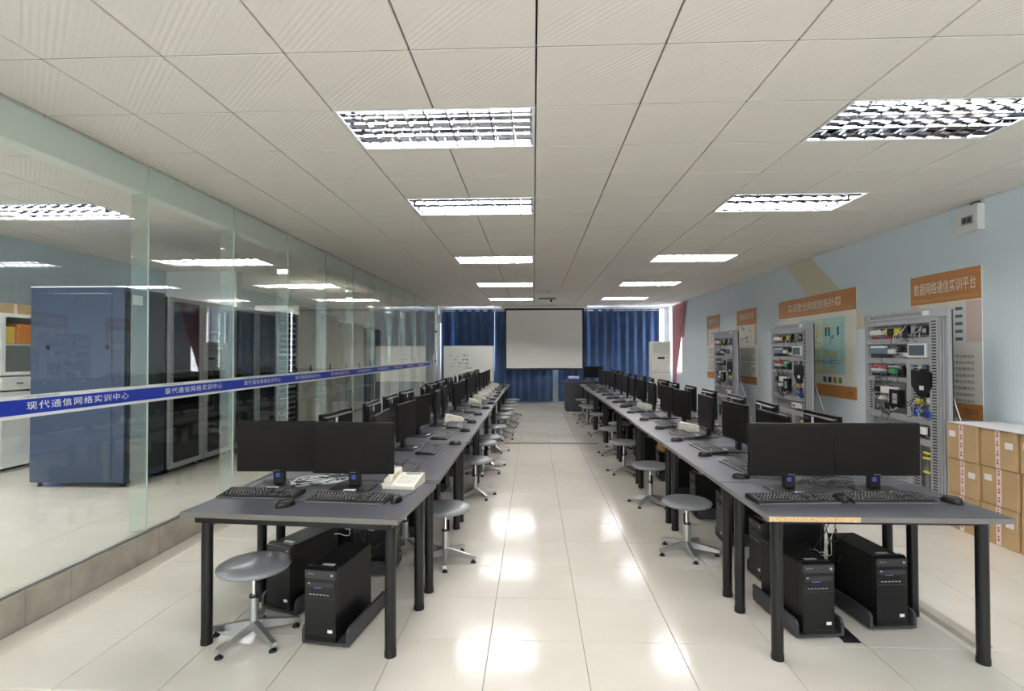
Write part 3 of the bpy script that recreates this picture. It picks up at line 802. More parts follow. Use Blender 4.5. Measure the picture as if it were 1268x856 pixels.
# ------------------------------------------------------------------ far end: curtains, screen, whiteboard, podium, air conditioner
def curtain(x0, x1, label, y=16.42, z0=.05, z1=2.90, pitch=.25, amp=.045, ph=0, mname='curtain_blue'):
    r = empty('curtain', ((x0+x1)/2, y, z0)); tag(r, label, 'curtain', 'blue window curtains')
    n = max(8, int((x1-x0)/.018)); m = MB(); rows = [0, .35, .7, 1]
    vs = []
    for kz, tz in enumerate(rows):
        for i in range(n+1):
            x = x0+(x1-x0)*i/n; s = math.sin(2*PI*x/pitch+ph); s2 = math.sin(2*PI*x/pitch*.5+ph*2)
            a = amp*(1+.25*tz)
            vs.append((x-(x0+x1)/2+.01*math.cos(2*PI*x/pitch+ph)*(1-tz), a*s+.012*s2*(1-tz), tz*(z1-z0)))
    nn = n+1
    fs = [(k*nn+i, k*nn+i+1, (k+1)*nn+i+1, (k+1)*nn+i) for k in range(len(rows)-1) for i in range(n)]
    m.add(vs, fs, mname, True); c = m.build('cloth', r)
    md = c.modifiers.new('thickness', 'SOLIDIFY'); md.thickness = .004
    g = MB(); x = x0+pitch*.25
    while x < x1-.03:
        g.cyl((x-(x0+x1)/2, -.03, z1-z0-.05), (x-(x0+x1)/2, .03, z1-z0-.05), .022, .022, 'chrome', 12); x += pitch/2
    stuff(g.build('eyelets', r))
    return r
curtain(-2.86, -2.41, 'narrow blue curtain at the far left corner', y=16.54)
curtain(-2.44, -1.20, 'blue curtain behind the whiteboard', ph=1)
curtain(-1.20, .06, 'blue curtain behind the left half of the projection screen', ph=2, y=16.54)
curtain(.05, .60, 'blue curtain left of the white gap below the screen', ph=.5)
curtain(.77, 1.76, 'blue curtain right of the white gap below the screen', ph=1.2, y=16.54)
curtain(1.72, 2.44, 'blue curtain just right of the projection screen', ph=.4)
curtain(2.42, 3.86, 'blue curtain behind the air conditioner', ph=2.2, y=16.54)
tag(MB().cyl((-2.88, 16.42, 2.85), (4.1, 16.42, 2.85), .012, .012, 'aluminium', 10).build('curtain_rod'), 'metal rod in front, carrying three of the blue curtains', 'rod')
tag(MB().cyl((-2.88, 16.54, 2.85), (4.1, 16.54, 2.85), .012, .012, 'aluminium', 10).build('curtain_rod'), 'metal rod nearer the windows, carrying four of the blue curtains', 'rod')
# pink curtain on the right wall, gathered to one side
m = MB(); n = 40; vs = []; rows = 12
for k in range(rows+1):
    t = k/rows; z = 2.93-2.25*t
    ya = 14.72+1.0*min(1, t**1.1*1.05); yb = 15.9
    for i in range(n+1):
        yy = ya+(yb-ya)*i/n; vs.append((XR-.07+.03*math.sin(i*1.05), yy, z))
nn = n+1
m.add(vs, [(k*nn+i, k*nn+i+1, (k+1)*nn+i+1, (k+1)*nn+i) for k in range(rows) for i in range(n)], 'curtain_pink', True)
c = m.build('curtain'); md = c.modifiers.new('thickness', 'SOLIDIFY'); md.thickness = .004
tag(c, 'pink curtain drawn aside at the far end of the right wall', 'curtain')
# projection screen
r = empty('projection_screen', (.33, 16.22, 1.05)); tag(r, 'white pull-down projection screen hanging in front of the blue curtains', 'projection screen')
MB().box(-1.20, 1.20, -.004, .004, .0, 1.86, 'screen_black').build('border', r)
MB().box(-1.15, 1.15, -.007, -.0041, .04, 1.80, 'screen_fabric').build('viewing_surface', r)
MB().box(-1.30, 1.30, -.05, .05, 1.86, 1.93, 'housing_white', c=.012).build('casing', r)
MB().cyl((-1.2, 0, -.0), (1.2, 0, -.0), .014, .014, 'black_metal', 10).build('bottom_bar', r)
for s in (-1, 1): MB().box(s*1.2-.01, s*1.2+.01, -.01, .01, 1.93, ZC-1.05, 'aluminium').build('hanger', r)
# whiteboard
r = empty('whiteboard', (-1.92, 15.75, 0)); tag(r, 'white board with black handwriting in front of the left curtain', 'whiteboard')
MB().box(-.73, .73, -.01, .01, .72, 1.75, 'whiteboard').build('board', r)
fr = MB()
for a in ((-.74, .74, 1.75, 1.765), (-.74, .74, .705, .72), (-.745, -.73, .705, 1.765), (.73, .745, .705, 1.765)): fr.box(a[0], a[1], -.014, .014, a[2], a[3], 'aluminium')
fr.build('frame', r)
for s in (-1, 1): MB().box(s*.6-.015, s*.6+.015, .0, .03, .03, .72, 'aluminium').box(s*.6-.02, s*.6+.02, -.22, .22, 0, .03, 'aluminium').build('stand_leg', r)
q = random.Random(3); wr_ = MB()
for k in range(46):
    x = -.45+q.choice([0, .28, .42])+q.uniform(-.13, .14); z = 1.42-q.choice([0, .12, .22, .33])+q.uniform(-.03, .03)+.05
    pts = [(x+i*.012, -.0115, z+q.uniform(-.016, .016)) for i in range(q.randint(2, 6))]
    wr_.tube(pts, .0042, 'marker', 4)
for x, z, l in ((-.2, 1.52, .2), (-.22, 1.36, .22), (-.3, 1.25, .3), (-.15, 1.1, .25)): wr_.tube([(x, -.0115, z), (x+l, -.0115, z-.005)], .0035, 'marker', 4)
stuff(wr_.build('handwriting', r))
# podium with a paper tray and a monitor
r = empty('podium', (1.37, 14.45, 0)); tag(r, 'dark teacher podium cabinet at the far end of the right row', 'podium')
MB().box(-.52, .52, -.25, .3, .03, .77, 'podium', c=.004).build('cabinet', r)
MB().box(-.54, .54, -.28, .32, .77, .795, 'podium', c=.004).build('top', r)
for z0, z1 in ((.08, .40), (.41, .74)): MB().box(-.49, -.10, -.257, -.25, z0, z1, 'case_cap', c=.003).build('door', r)
MB().box(-.5, .5, -.22, .28, 0, .03, 'black_plastic').build('plinth', r)
place_monitor(1.60, 14.47, .7955, RD(0), 'black monitor standing on the podium at the far end')
b = empty('paper_box', (1.08, 14.42, .7955)); tag(b, 'blue box with white papers on the podium', 'box')
MB().box(-.17, .17, -.12, .12, 0, .06, 'band_blue', c=.004).build('tray', b); MB().box(-.14, .14, -.10, .10, .0605, .125, 'white_sheet', c=.003).build('paper_stack', b)
# standing air conditioner
r = empty('air_conditioner', (3.66, 15.65, 0)); tag(r, 'tall cream floor-standing air conditioner by the far right curtain', 'air conditioner')
MB().box(-.27, .27, -.19, .17, .05, 1.88, 'ac_white', c=.015).build('case', r)
MB().box(-.265, .265, -.17, .16, 0, .05, 'ac_line').build('plinth', r)
g = MB(); g.box(-.235, .235, -.192, -.188, 1.55, 1.83, 'ac_line'); g.build('outlet', r)
for k in range(6): MB().box(-.235, .235, -.205, -.190, 1.56+k*.046, 1.59+k*.046, 'ac_white', c=.003).build('louvre', r)
MB().box(-.10, .10, -.194, -.189, 1.37, 1.43, 'screen_black').build('display', r)
g = MB(); g.box(-.27, .27, -.193, -.189, 1.50, 1.508, 'ac_line'); g.box(-.27, .27, -.193, -.189, .98, .988, 'ac_line'); g.build('seams', r)
for k in range(2): MB().cyl((.2, -.196, 1.42-k*.12), (.2, -.19, 1.42-k*.12), .016, .016, 'ac_line', 12).build('button', r)
MB().box(-.21, -.12, -.193, -.189, 1.03, 1.05, 'ac_line').build('emblem', r)
# projector on the ceiling
r = empty('projector', (.32, 12.4, 2.80)); tag(r, 'ceiling-mounted projector on a short pole before the screen', 'projector')
MB().box(-.19, .19, -.14, .14, -.10, .0, 'housing_white', c=.02).build('case', r)
MB().box(-.20, .20, -.15, .15, -.006, .016, 'black_plastic', c=.006).build('top_shell', r)
MB().cyl((.09, -.155, -.05), (.09, -.13, -.05), .03, .03, 'black_plastic', 16).build('lens', r)
MB().cyl((0, 0, .01), (0, 0, ZC-2.80), .018, .018, 'housing_white', 12).box(-.05, .05, -.05, .05, .01, .06, 'aluminium', c=.01).build('ceiling_mount', r)

# ------------------------------------------------------------------ posters on the right wall
def R_(name, m, y0, y1, z0, z1, mt, parent, d0, d1):
    # a flat piece on the wall; d = distance out from the wall
    return MB().box(-d1, -d0, y1, y0, z0, z1, mt).build(name, parent)
def wtext(s, size, mt, y, z, parent, d, width=None, name='lettering', spacing=1, res=2):
    return text(name, s, size, mt, (0, -1, 0), (0, 0, 1), (-d, y, z), parent, width, spacing, res)
def poster(ya, yb, z0, z1, title, pinyin, label, kind):
    # local y measured from ya (left edge when seen) : y = -u
    W = ya-yb; H = z1-z0; r = empty('poster', (XR-.004, ya, z0)); tag(r, label, 'poster', 'orange-headed wall posters')
    def pc(name, u0, u1, a, b, mt, lay=1): return R_(name, None, -u0, -u1, a, b, mt, r, .008+.0012*(lay-1), .008+.0012*lay)
    R_('board', None, 0, -W, 0, H, 'poster_paper', r, 0, .008)
    hh = .32 if kind != 'map' else .30
    pc('header', 0, W, H-hh, H, 'poster_orange'); pc('footer', 0, W, 0, .15 if kind != 'map' else .17, 'poster_orange')
    pc('header_rule', 0, W, H-hh, H-hh+.012, 'poster_cream_text', 2)
    tw_ = {'main': .88, 'map': .68, 'slim': .72}[kind]*W
    wtext(title, .135 if kind == 'main' else .14, 'poster_cream_text', -W*.5-(.0 if kind != 'map' else 0), H-.155, r, .0120, width=tw_)
    wtext(pinyin, .05, 'poster_pale_orange', -W*.5, H-hh+.05, r, .0120, width=W*.94, name='small_lettering', res=1)
    wtext('ZTE中兴', .075, 'ink', -W+.13, .07, r, .0120, width=.16, name='emblem')
    q = random.Random(len(title)+int(ya*10))
    if kind == 'main':
        pc('tint_panel', 0, .12, H-.72, H-hh, 'poster_pink'); pc('tint_panel', W-.18, W, H-.72, H-hh, 'poster_pink')
        blk = MB()
        for c in range(4):
            for rr in range(5 if c == 3 else 2):
                u = .18+c*.14+(.02 if c == 3 else 0); zz = H-hh-.07-rr*.075
                blk.box(-.0101, -.0092, -u, -u-.09, zz-.012, zz+.018, 'ink_blue')
        stuff(blk.build('diagram_blocks', r))
        for k in range(9): wtext(['平台由核心层汇聚层与接入层设备组成', '可完成路由交换网络安全等实训项目', '学生通过终端登录设备进行配置调试'][k % 3], .034, 'ink', -W*.5, H-.86-k*.062, r, .0102, width=W*.80 if k < 8 else W*.4, name='body_text', res=1)
    elif kind == 'map':
        cols = [('poster_blue', .70, 1.03), ('poster_mint', 1.03, 1.38), ('poster_cyan', 1.38, 1.93)]
        for mt, a, b in cols: pc('tint_panel', a, b, .32, H-hh-.06, mt)
        wr2 = MB(); 
        def ln(u0, u1, z0_, z1_, mt='ink'): wr2.box(-.0104, -.0094, -u0, -u1, z0_, z1_, mt)
        for u0, u1, z in ((.8, 1.0, 1.02), (1.42, 1.68, 1.0), (1.08, 1.33, .93), (1.42, 1.70, .62), (.85, 1.0, .55), (1.10, 1.25, .40), (1.2, 1.68, .36)):
            ln(u0, u1, z-.018, z+.018, 'poster_yellow')
        for k in range(26):
            u = q.choice([.78, .9, 1.1, 1.22, 1.45, 1.6, 1.72])+q.uniform(-.04, .04); z = q.uniform(.36, 1.0)
            if q.random() < .5: ln(u, u+q.uniform(.03, .15), z, z+.006, 'ink_blue')
            else: ln(u, u+.005, z, z+q.uniform(.03, .16), 'ink')
        for k in range(34):
            u = q.uniform(.76, 1.85); z = q.uniform(.36, 1.02); ln(u, u+.02, z, z+.016, 'ink')
        for u in (1.44, 1.52, 1.74): ln(u, u+.05, .86, .98, 'ink_blue')
        ln(.8, 1.8, .47, .475, 'ink'); ln(.8, 1.7, .50, .505, 'ink'); ln(1.86, 1.865, .45, 1.0, 'ink_blue')
        stuff(wr2.build('network_diagram', r))
        for k, mt in enumerate(('ink_blue', 'ink', 'poster_orange', 'mod_green')): pc('icon', 1.38+k*.13, 1.46+k*.13, .20, .28, mt)
    else:
        pc('tint_panel', 0, .12, H-.70, H-hh, 'poster_pale_orange'); pc('tint_panel', W-.10, W, H-.70, H-hh, 'poster_pale_orange')
        d = MB()
        for k in range(26):
            u = q.uniform(.2, W-.2); z = H-hh-q.uniform(.04, .34); d.box(-.0101, -.0092, -u, -u-q.uniform(.02, .07), z, z+q.uniform(.006, .03), 'ink_blue' if k % 2 else 'ink')
        stuff(d.build('network_diagram', r))
        for k in range(13): wtext(['系统由软交换控制设备和综合接入设备组成', '完成语音数据业务的配置和维护实训', '实训项目包括硬件认知和数据配置'][k % 3], .036, 'ink', -W*.5, H-.78-k*.045 if k < 6 else H-.80-k*.045, r, .0102, width=W*.84 if k % 4 != 3 else W*.45, name='body_text', res=1)
poster(6.083, 5.15, .908, 2.372, '数据网络通信实训平台', 'SHUJUWANGLUOTONGXINSHIXUNPINGTAI', 'tall orange-headed poster with four-column chart above the cardboard boxes', 'main')
poster(9.27, 7.085, .93, 2.405, '实训室全网规划拓扑图', 'SHIXUNSHIQUANWANGGUIHUATUOPUTU', 'wide orange-headed poster with a blue-green network map', 'map')
poster(11.15, 10.17, .94, 2.405, '光通信实训平台', 'GUANGTONGXINSHIXUNPINGTAI', 'narrow orange-headed poster between the second and third equipment rack', 'slim')
poster(13.04, 12.16, .95, 2.415, '交换实训平台', 'JIAOHUANSHIXUNPINGTAI', 'farthest narrow orange-headed poster half behind the third rack', 'slim')
# switch box under the ceiling
r = empty('switch_box', (XR, 5.24, 2.70)); tag(r, 'white electrical box high on the right wall under the ceiling', 'electrical box')
MB().box(-.07, 0, -.13, .13, 0, .245, 'housing_white', c=.006).build('case', r)
MB().box(-.073, -.069, -.075, .06, .07, .15, 'panel_grey').build('cover_window', r)
for k in range(2): MB().box(-.080, -.072, -.06+k*.06, -.02+k*.06, .085, .135, 'ink').build('breaker', r)
MB().tube([(-.03, 0, .245), (-.035, -.01, .262), (-.02, -.05, .275), (-.01, -.09, .27)], .006, 'cable_black').build('cable', r)

# ------------------------------------------------------------------ equipment racks by the right wall
def rack_proto():
    # local: origin at near lower front edge; u runs away from camera (+y), x>0 towards the wall. seen left = high y
    r = empty('equipment_rack', (0, 0, 0)); W, H = 1.05, 1.92
    def B(name, y0, y1, z0, z1, mt, x0=0, x1=.04, par=r, c=0): return MB().box(x0, x1, y0, y1, z0, z1, mt, c=c).build(name, par)
    def Y(u): return W-u                     # u from the seen left edge
    B('header', 0, W, 1.84, 1.925, 'frame_grey', -.012, .05, c=.003)
    text('lettering', '通信工程实训系统综合布线平台', .04, 'ink', (0, -1, 0), (0, 0, 1), (-.0135, Y(.46), 1.882), r, width=.62, res=1)
    B('emblem', Y(.14), Y(.11), 1.868, 1.895, 'mod_green', -.0145, -.012); B('label', Y(.86), Y(.79), 1.862, 1.905, 'white_label', -.0145, -.012)
    B('back_panel', .12, W, .06, 1.84, 'panel_grey', .10, .115)
    sl = MB()
    for k in range(60): z = .10+k*.0286; sl.box(.096, .100, .14, W-.04, z, z+.012, 'frame_grey')
    stuff(sl.build('back_ribs', r))
    B('post', Y(.045), W, .04, 1.84, 'frame_grey', 0, .10); B('post', .10, .20, .04, 1.84, 'frame_grey', 0, .10)
    for z0, z1 in ((1.795, 1.84), (1.60, 1.655), (1.40, 1.455), (.84, .90), (.64, .70), (.04, .10)): B('crossbar', .2, Y(.045), z0, z1, 'frame_grey', 0, .05)
    B('divider', .42, .47, .90, 1.40, 'frame_grey', 0, .06); B('divider', .42, .47, .10, .64, 'frame_grey', 0, .06)
    B('crossbar', .47, Y(.045), 1.22, 1.262, 'frame_grey', 0, .05)
    B('post', .0, .026, .0, 1.925, 'frame_grey', .0, .05); B('post', .036, .060, .0, 1.925, 'frame_grey', .0, .05); B('gap_shade', .004, .096, .03, 1.90, 'slot_dark', .055, .075); B('post', .070, .094, .0, 1.925, 'frame_grey', .0, .05)  # the dark sheet stands in for shade in the gaps between posts
    ss = MB()
    def slots(y0, y1, z0, z1, x=-.002):
        z = z0
        while z < z1: ss.box(x, x+.003, y0, y1, z, z+.012, 'slot_dark'); z += .027
    slots(.125, .175, .12, 1.80); slots(.345, .405, .12, .62, .02); slots(.35, .405, .92, 1.38, .02); slots(Y(.09), Y(.05), .92, 1.20, .02)
    stuff(ss.build('perforations', r))
    B('perforated_strip', .34, .41, .10, .64, 'frame_grey', .024, .04); B('perforated_strip', .345, .41, .90, 1.40, 'frame_grey', .024, .04)
    B('perforated_strip', Y(.10), Y(.045), .90, 1.22, 'frame_grey', .024, .04)
    # components, seen from left (u) to right
    def mod(name, u0, u1, z0, z1, mt, dx=.0, dp=.09, c=.006, par=r): return B(name, Y(u1), Y(u0), z0, z1, mt, dx, dx+dp, par, c)
    mod('power_supply', .06, .25, 1.70, 1.75, 'mod_white', .01); mod('terminal_strip', .07, .36, 1.66, 1.685, 'mod_red', .03)
    a = mod('contactor', .30, .42, 1.69, 1.76, 'black_plastic', .02); mod('band', .29, .31, 1.69, 1.76, 'mod_yellow', .015, .09, 0, a); mod('band', .41, .43, 1.69, 1.76, 'mod_yellow', .015, .09, 0, a)
    mod('relay_block', .52, .58, 1.66, 1.78, 'black_plastic', .01); mod('relay_block', .66, .72, 1.68, 1.75, 'black_plastic', .03); mod('drive_unit', .74, .84, 1.68, 1.77, 'black_plastic', -.005); mod('label', .78, .82, 1.70, 1.74, 'logo_grey', -.008, .004, 0); mod('cover_plate', .6, .66, 1.67, 1.78, 'frame_grey', .04)
    a = mod('controller', .06, .30, 1.50, 1.565, 'mod_blue', .0); mod('terminals', .08, .34, 1.47, 1.50, 'slot_dark', .01, .05, 0, a); mod('terminals', .08, .28, 1.565, 1.585, 'mod_white', .01, .05, 0, a)
    mod('side_module', .31, .37, 1.50, 1.55, 'mod_white', .02)
    a = mod('touch_panel', .60, .82, 1.465, 1.60, 'mod_white', -.01); mod('display', .62, .80, 1.485, 1.585, 'lcd', -.013, .004, 0, a)
    for k in range(4): B('cable_duct', Y(.60), Y(.37), 1.49+k*.028, 1.50+k*.028, 'slot_dark', .09, .099)
    a = mod('breaker_row', .08, .30, 1.34, 1.385, 'mod_red', .01)
    for k in range(7): mod('toggle', .095+k*.028, .107+k*.028, 1.325, 1.345, 'mod_white', .0, .03, 0, a)
    mod('circuit_board', .33, .42, 1.30, 1.35, 'mod_green', .01); mod('relay_row', .09, .30, 1.275, 1.305, 'black_plastic', .01); mod('socket', .45, .53, 1.27, 1.36, 'black_plastic', .01)
    mod('terminal_block', .30, .40, 1.36, 1.385, 'mod_white', .03)
    mod('transformer', .22, .42, 1.09, 1.16, 'mod_white', .0); a = mod('frequency_drive', .36, .50, .96, 1.14, 'black_plastic', -.02); mod('label', .41, .47, 1.0, 1.10, 'logo_grey', -.023, .004, 0, a)
    mod('motor', .14, .20, 1.10, 1.16, 'black_plastic', .0); mod('valve', .17, .23, 1.02, 1.06, 'mod_white', .01); mod('junction_box', .28, .34, .93, 1.0, 'black_plastic', .0)
    # hopper on the right
    MB().extr([(Y(.88), 1.33), (Y(.88), 1.20), (Y(.82), 1.10), (Y(.72), 1.10), (Y(.64), 1.20), (Y(.64), 1.35)], 'x', -.01, .08, 'black_plastic').build('hopper', r)
    mod('hopper_label', .74, .79, 1.16, 1.20, 'mod_white', -.013, .004, 0)
    mod('yellow_valve', .68, .75, 1.02, 1.07, 'mod_yellow', -.01, .06, .01); mod('servo', .66, .70, .90, .99, 'mod_brightblue', .0); mod('meter', .76, .88, .90, .97, 'mod_brightblue', .0); mod('adapter', .79, .87, 1.03, 1.09, 'mod_white', .02)
    mod('indicator_box', .56, .80, .74, .81, 'mod_white', .0); mod('red_knob', .60, .65, .755, .79, 'mod_red', -.015, .02, .004); mod('gauge', .81, .88, .73, .82, 'black_plastic', .01)
    mod('rail', .76, .79, .12, .60, 'aluminium', .05, .03, 0); mod('rail', .83, .85, .12, .60, 'black_metal', .05, .03, 0)
    for z in (.56, .51, .38): mod('yellow_clip', .74, .83, z, z+.018, 'mod_yellow', .03, .03, 0)
    for k in range(3): mod('lower_module', .10+k*.12, .19+k*.12, .30, .50, ('mod_blue', 'black_plastic', 'mod_white')[k], .01)
    cb = MB(); q = random.Random(8)
    for k in range(34):
        u0 = q.choice([.1, .2, .32, .45, .55]) + q.uniform(0, .04); z0 = q.choice([1.665, 1.72, 1.475, 1.53, 1.28, 1.34, 1.12, 1.04, .96, .93])
        if k > 22: u0 = q.uniform(.66, .84); z0 = q.choice([1.70, 1.36, .93, 1.0, .72])
        mod('small_component', u0, u0+q.uniform(.018, .045), z0, z0+q.uniform(.02, .05), q.choice(['black_plastic', 'black_plastic', 'mod_white', 'panel_grey', 'case_cap', 'mod_white', 'mod_blue']), q.uniform(.0, .05), .045, .002)
    for k in range(64):
        u0, z0 = q.choice([(.5, 1.72), (.7, 1.73), (.3, 1.48), (.25, 1.3), (.35, 1.05), (.3, .95), (.72, 1.05), (.75, .95), (.2, 1.1), (.45, 1.3)]); 
        u0 += q.uniform(-.08, .08); z0 += q.uniform(-.04, .04); u1 = u0+q.uniform(-.12, .12); z1 = z0+q.uniform(-.10, .06)
        pts = [(-.012-.02*math.sin(t*PI), Y(u0+(u1-u0)*t), z0+(z1-z0)*t-.035*math.sin(t*PI)) for t in [i/8 for i in range(9)]]
        cb.tube(pts, .0034, 'cable_black' if k % 5 else 'cable_white', 4)
    stuff(cb.build('wiring', r))
    # rear feet and braces
    for y in (.015, W-.02):
        MB().box(0, .62, y-.014, y+.014, 0, .03, 'aluminium').build('foot', r)
        MB().tube([(.07, y, 1.107), (.58, y, .03)], .013, 'aluminium', 8).build('brace', r)
    return r
rk = rack_proto()
rk.location = (3.755, 4.985, 0); rk.scale = (.66, 1.155, 1.025); tag(rk, 'grey perforated equipment rack nearest the cardboard boxes', 'equipment rack', 'equipment racks')
tag(copy_tree(rk, (3.755, 7.37, 0), 0), 'grey perforated equipment rack in front of the wide map poster', 'equipment rack', 'equipment racks')
tag(copy_tree(rk, (3.755, 10.03, 0), 0), 'farthest grey perforated equipment rack before the narrow posters', 'equipment rack', 'equipment racks')

# ------------------------------------------------------------------ cardboard boxes
def carton(x, y, z, wy, h, d, label, side=1, dark=False):
    r = empty('cardboard_box', (x, y, z)); tag(r, label, 'box', 'cardboard boxes stacked by the right wall')
    MB().box(0, d, -wy/2+.002, wy/2-.002, .001, h-.001, 'carton', c=.003).build('carton', r)
    t = MB(); t.box(-.0015, 0, -.022, .022, .004, h-.004, 'tape'); t.build('tape', r)
    q = random.Random(int(y*100+z*1000)); m = MB()
    for k in range(4):
        zz = .03+k*h/4.2+q.uniform(0, .01); m.box(-.0022, -.0015, -.010, .010, zz, zz+.014, 'tape_red'); m.box(-.0022, -.0015, -.006, .006, zz+.022, zz+.040, 'tape_red')
    stuff(m.build('tape_print', r))
    a = -wy/2+.03 if side < 0 else wy/2-.10; zz = h*.62 if side > 0 else h*.55
    MB().box(-.0018, -.0003, a, a+.07, zz, zz+.05, 'white_label').build('shipping_label', r)
    MB().box(-.0006, .002, -wy/2+.004, wy/2-.004, h-.010, h-.0065, 'carton_dark').build('flap_seam', r)
ang = 0
cols = [(3.715, 4.80, .325, 'far column'), (3.735, 4.46, .335, 'middle column'), (3.75, 4.08, .40, 'near column')]
for ci, (x, y, wy, nm) in enumerate(cols):
    for k in range(3):
        pos = ['bottom', 'middle', 'top'][k]
        carton(x+(.008 if k == 1 else 0), y, .309*k, wy, .308, .42, f'brown cardboard box by the right wall, {pos} of the {nm}', side=(-1 if (k+ci) % 2 else 1))
tag(MB().box(3.72, 4.16, 3.92, 4.96, .9285, .9325, 'white_sheet').build('paper_sheet'), 'white sheet lying on top of the cardboard boxes', 'sheet')

# ------------------------------------------------------------------ small things on the floor
tag(MB().extr([(2.31, 0), (2.41, 0), (2.395, .022), (2.325, .022)], 'y', 2.92, 5.2, 'duct').build('floor_duct'), 'beige cable duct on the floor beside the right row', 'cable duct')
tag(MB().extr([(1.66, 2.945), (1.75, 2.945), (1.78, 3.6), (1.70, 3.6)], 'z', .0005, .002, 'black_tape').build('floor_tape'), 'black strip on the floor between two towers, front right', 'tape')
tag(MB().extr([(9.14, 0.0005), (9.28, .0005), (9.25, .006), (9.17, .006)], 'x', -.50, 1.10, 'duct_dark').build('floor_duct'), 'flat strip crossing the aisle floor halfway down the room', 'cable duct')

# ------------------------------------------------------------------ server room
def feet(r, w, d, h=.05):
    f = MB()
    for sx in (0.06, w-.06):
        for sy in (.06, d-.06): f.cyl((-sx, sy, 0), (-sx, sy, h), .02, .02, 'black_metal', 8)
    return f
def server_side_cabinet(y, dp, label, body='cabinet_blue', w=1.0, h=2.03, door='cabinet_black', side=True):
    # front faces +x; x from -w to 0; y from 0 to dp
    r = empty('server_cabinet', (-4.12, y, ZS)); tag(r, label, 'server cabinet')
    MB().box(-w, -.012, 0, dp-.004, .05, h, body, c=.004).build('body', r)
    if side:
        m = MB(); m.box(-w+.16, -.14, -.006, .0, .10, h-.06, body, c=.003); m.build('side_panel', r)
        for a in (-w+.19, -.19): MB().box(a-.02, a+.02, -.010, -.006, 1.40, 1.44, 'black_metal', c=.003).build('latch', r)
        MB().cyl((-w/2, -.012, h-.12), (-w/2, -.006, h-.12), .015, .015, 'black_metal', 12).build('lock', r)
        MB().box(-w, 0, -.004, .03, h, h+.014, 'housing_white').build('top_trim', r)
    MB().box(-.012, .008, .03, dp-.035, .12, h-.05, door, c=.003).build('door', r)
    MB().box(.008, .020, dp-.09, dp-.06, 1.0, 1.16, 'black_metal', c=.003).build('door_handle', r)
    feet(r, w, dp).build('feet', r)
    return r
r = server_side_cabinet(5.23, .60, 'big dark blue server cabinet nearest behind the glass')
MB().box(.008, .0095, .08, .22, 1.86, 1.96, 'white_label').build('name_plate', r)
def glass_rack(y, dp, label, h=2.0, n=0):
    r = empty('server_rack', (-4.12, y, ZS)); tag(r, label, 'server rack', 'grey framed server racks behind the glass'); w = .95
    b = MB(); b.box(-w, -w+.02, 0, dp-.004, .05, h, 'rack_dark'); b.box(-w, 0, 0, .012, .05, h, 'rack_dark'); b.box(-w, 0, dp-.016, dp-.004, .05, h, 'rack_dark'); b.box(-w, 0, 0, dp-.004, h-.02, h, 'rack_dark'); b.box(-w, 0, 0, dp-.004, .05, .07, 'rack_dark'); b.build('body', r)
    for nm, a, c, z0, z1 in (('frame_post', 0, .07, .05, h), ('frame_post', dp-.075, dp-.005, .05, h), ('frame_rail', .07, dp-.075, .05, .11), ('frame_rail', .07, dp-.075, h-.05, h)):
        MB().box(.0, .03, a, c, z0, z1, 'rack_grey', c=.003).build(nm, r)
    pf = MB(); z = .14
    while z < h-.08:
        for a in (.018, .035, .052, dp-.057, dp-.040, dp-.023): pf.box(.0295, .0308, a-.004, a+.004, z, z+.010, 'slot_dark')
        z += .024
    stuff(pf.build('perforations', r))
    MB().box(.012, .018, .07, dp-.075, .11, h-.05, 'glass_dark').build('door_glass', r)
    q = random.Random(n+40); z = .2
    while z < h-.2:
        hh = q.choice([.045, .09, .09, .13]); 
        if q.random() < .75:
            s = MB().box(-.6, -.08, .03, dp-.04, z, z+hh-.006, q.choice(['black_plastic', 'case_cap', 'rack_dark']), c=.003).build('server_unit', r)
            MB().box(-.079, -.077, .06, .13, z+hh*.4, z+hh*.4+.012, q.choice(['mod_white', 'logo_grey', 'mod_green'])).build('indicator', s)
        z += hh+q.choice([0, .05, .12])
    feet(r, w, dp).build('feet', r)
    return r
ry = [5.84, 6.48, 7.12, 7.76]
for n, y in enumerate(ry): glass_rack(y, .63, f'grey framed server rack with glass door, {ORD[n]} after the blue cabinet', n=n)
# open rack with patch panels
r = empty('server_rack', (-4.12, 8.42, ZS)); tag(r, 'open black rack filled with patch panels beside the beige cabinets', 'server rack')
for a in (0, .70): MB().box(-.6, 0, a, a+.06, .0, 2.03, 'black_metal').build('post', r)
MB().box(-.6, 0, .06, .70, .0, .05, 'black_metal').build('base', r); MB().box(-.6, 0, .06, .70, 1.99, 2.03, 'black_metal').build('top', r)
MB().box(-.6, -.58, .06, .70, .05, 1.99, 'rack_dark').build('back', r)
for k in range(20):
    z = .14+k*.09; p = MB().box(-.03, -.002, .065, .695, z, z+.044, 'rack_grey' if k in (7, 13) else 'black_plastic', c=.002).build('patch_panel', r)
    MB().box(-.002, .0, .10, .66, z+.014, z+.026, 'logo_grey').build('port_strip', p)
beige = [(9.22, .95, 2.20), (10.2, .90, 2.15), (11.15, .85, 2.05), (12.05, .80, 2.05)]
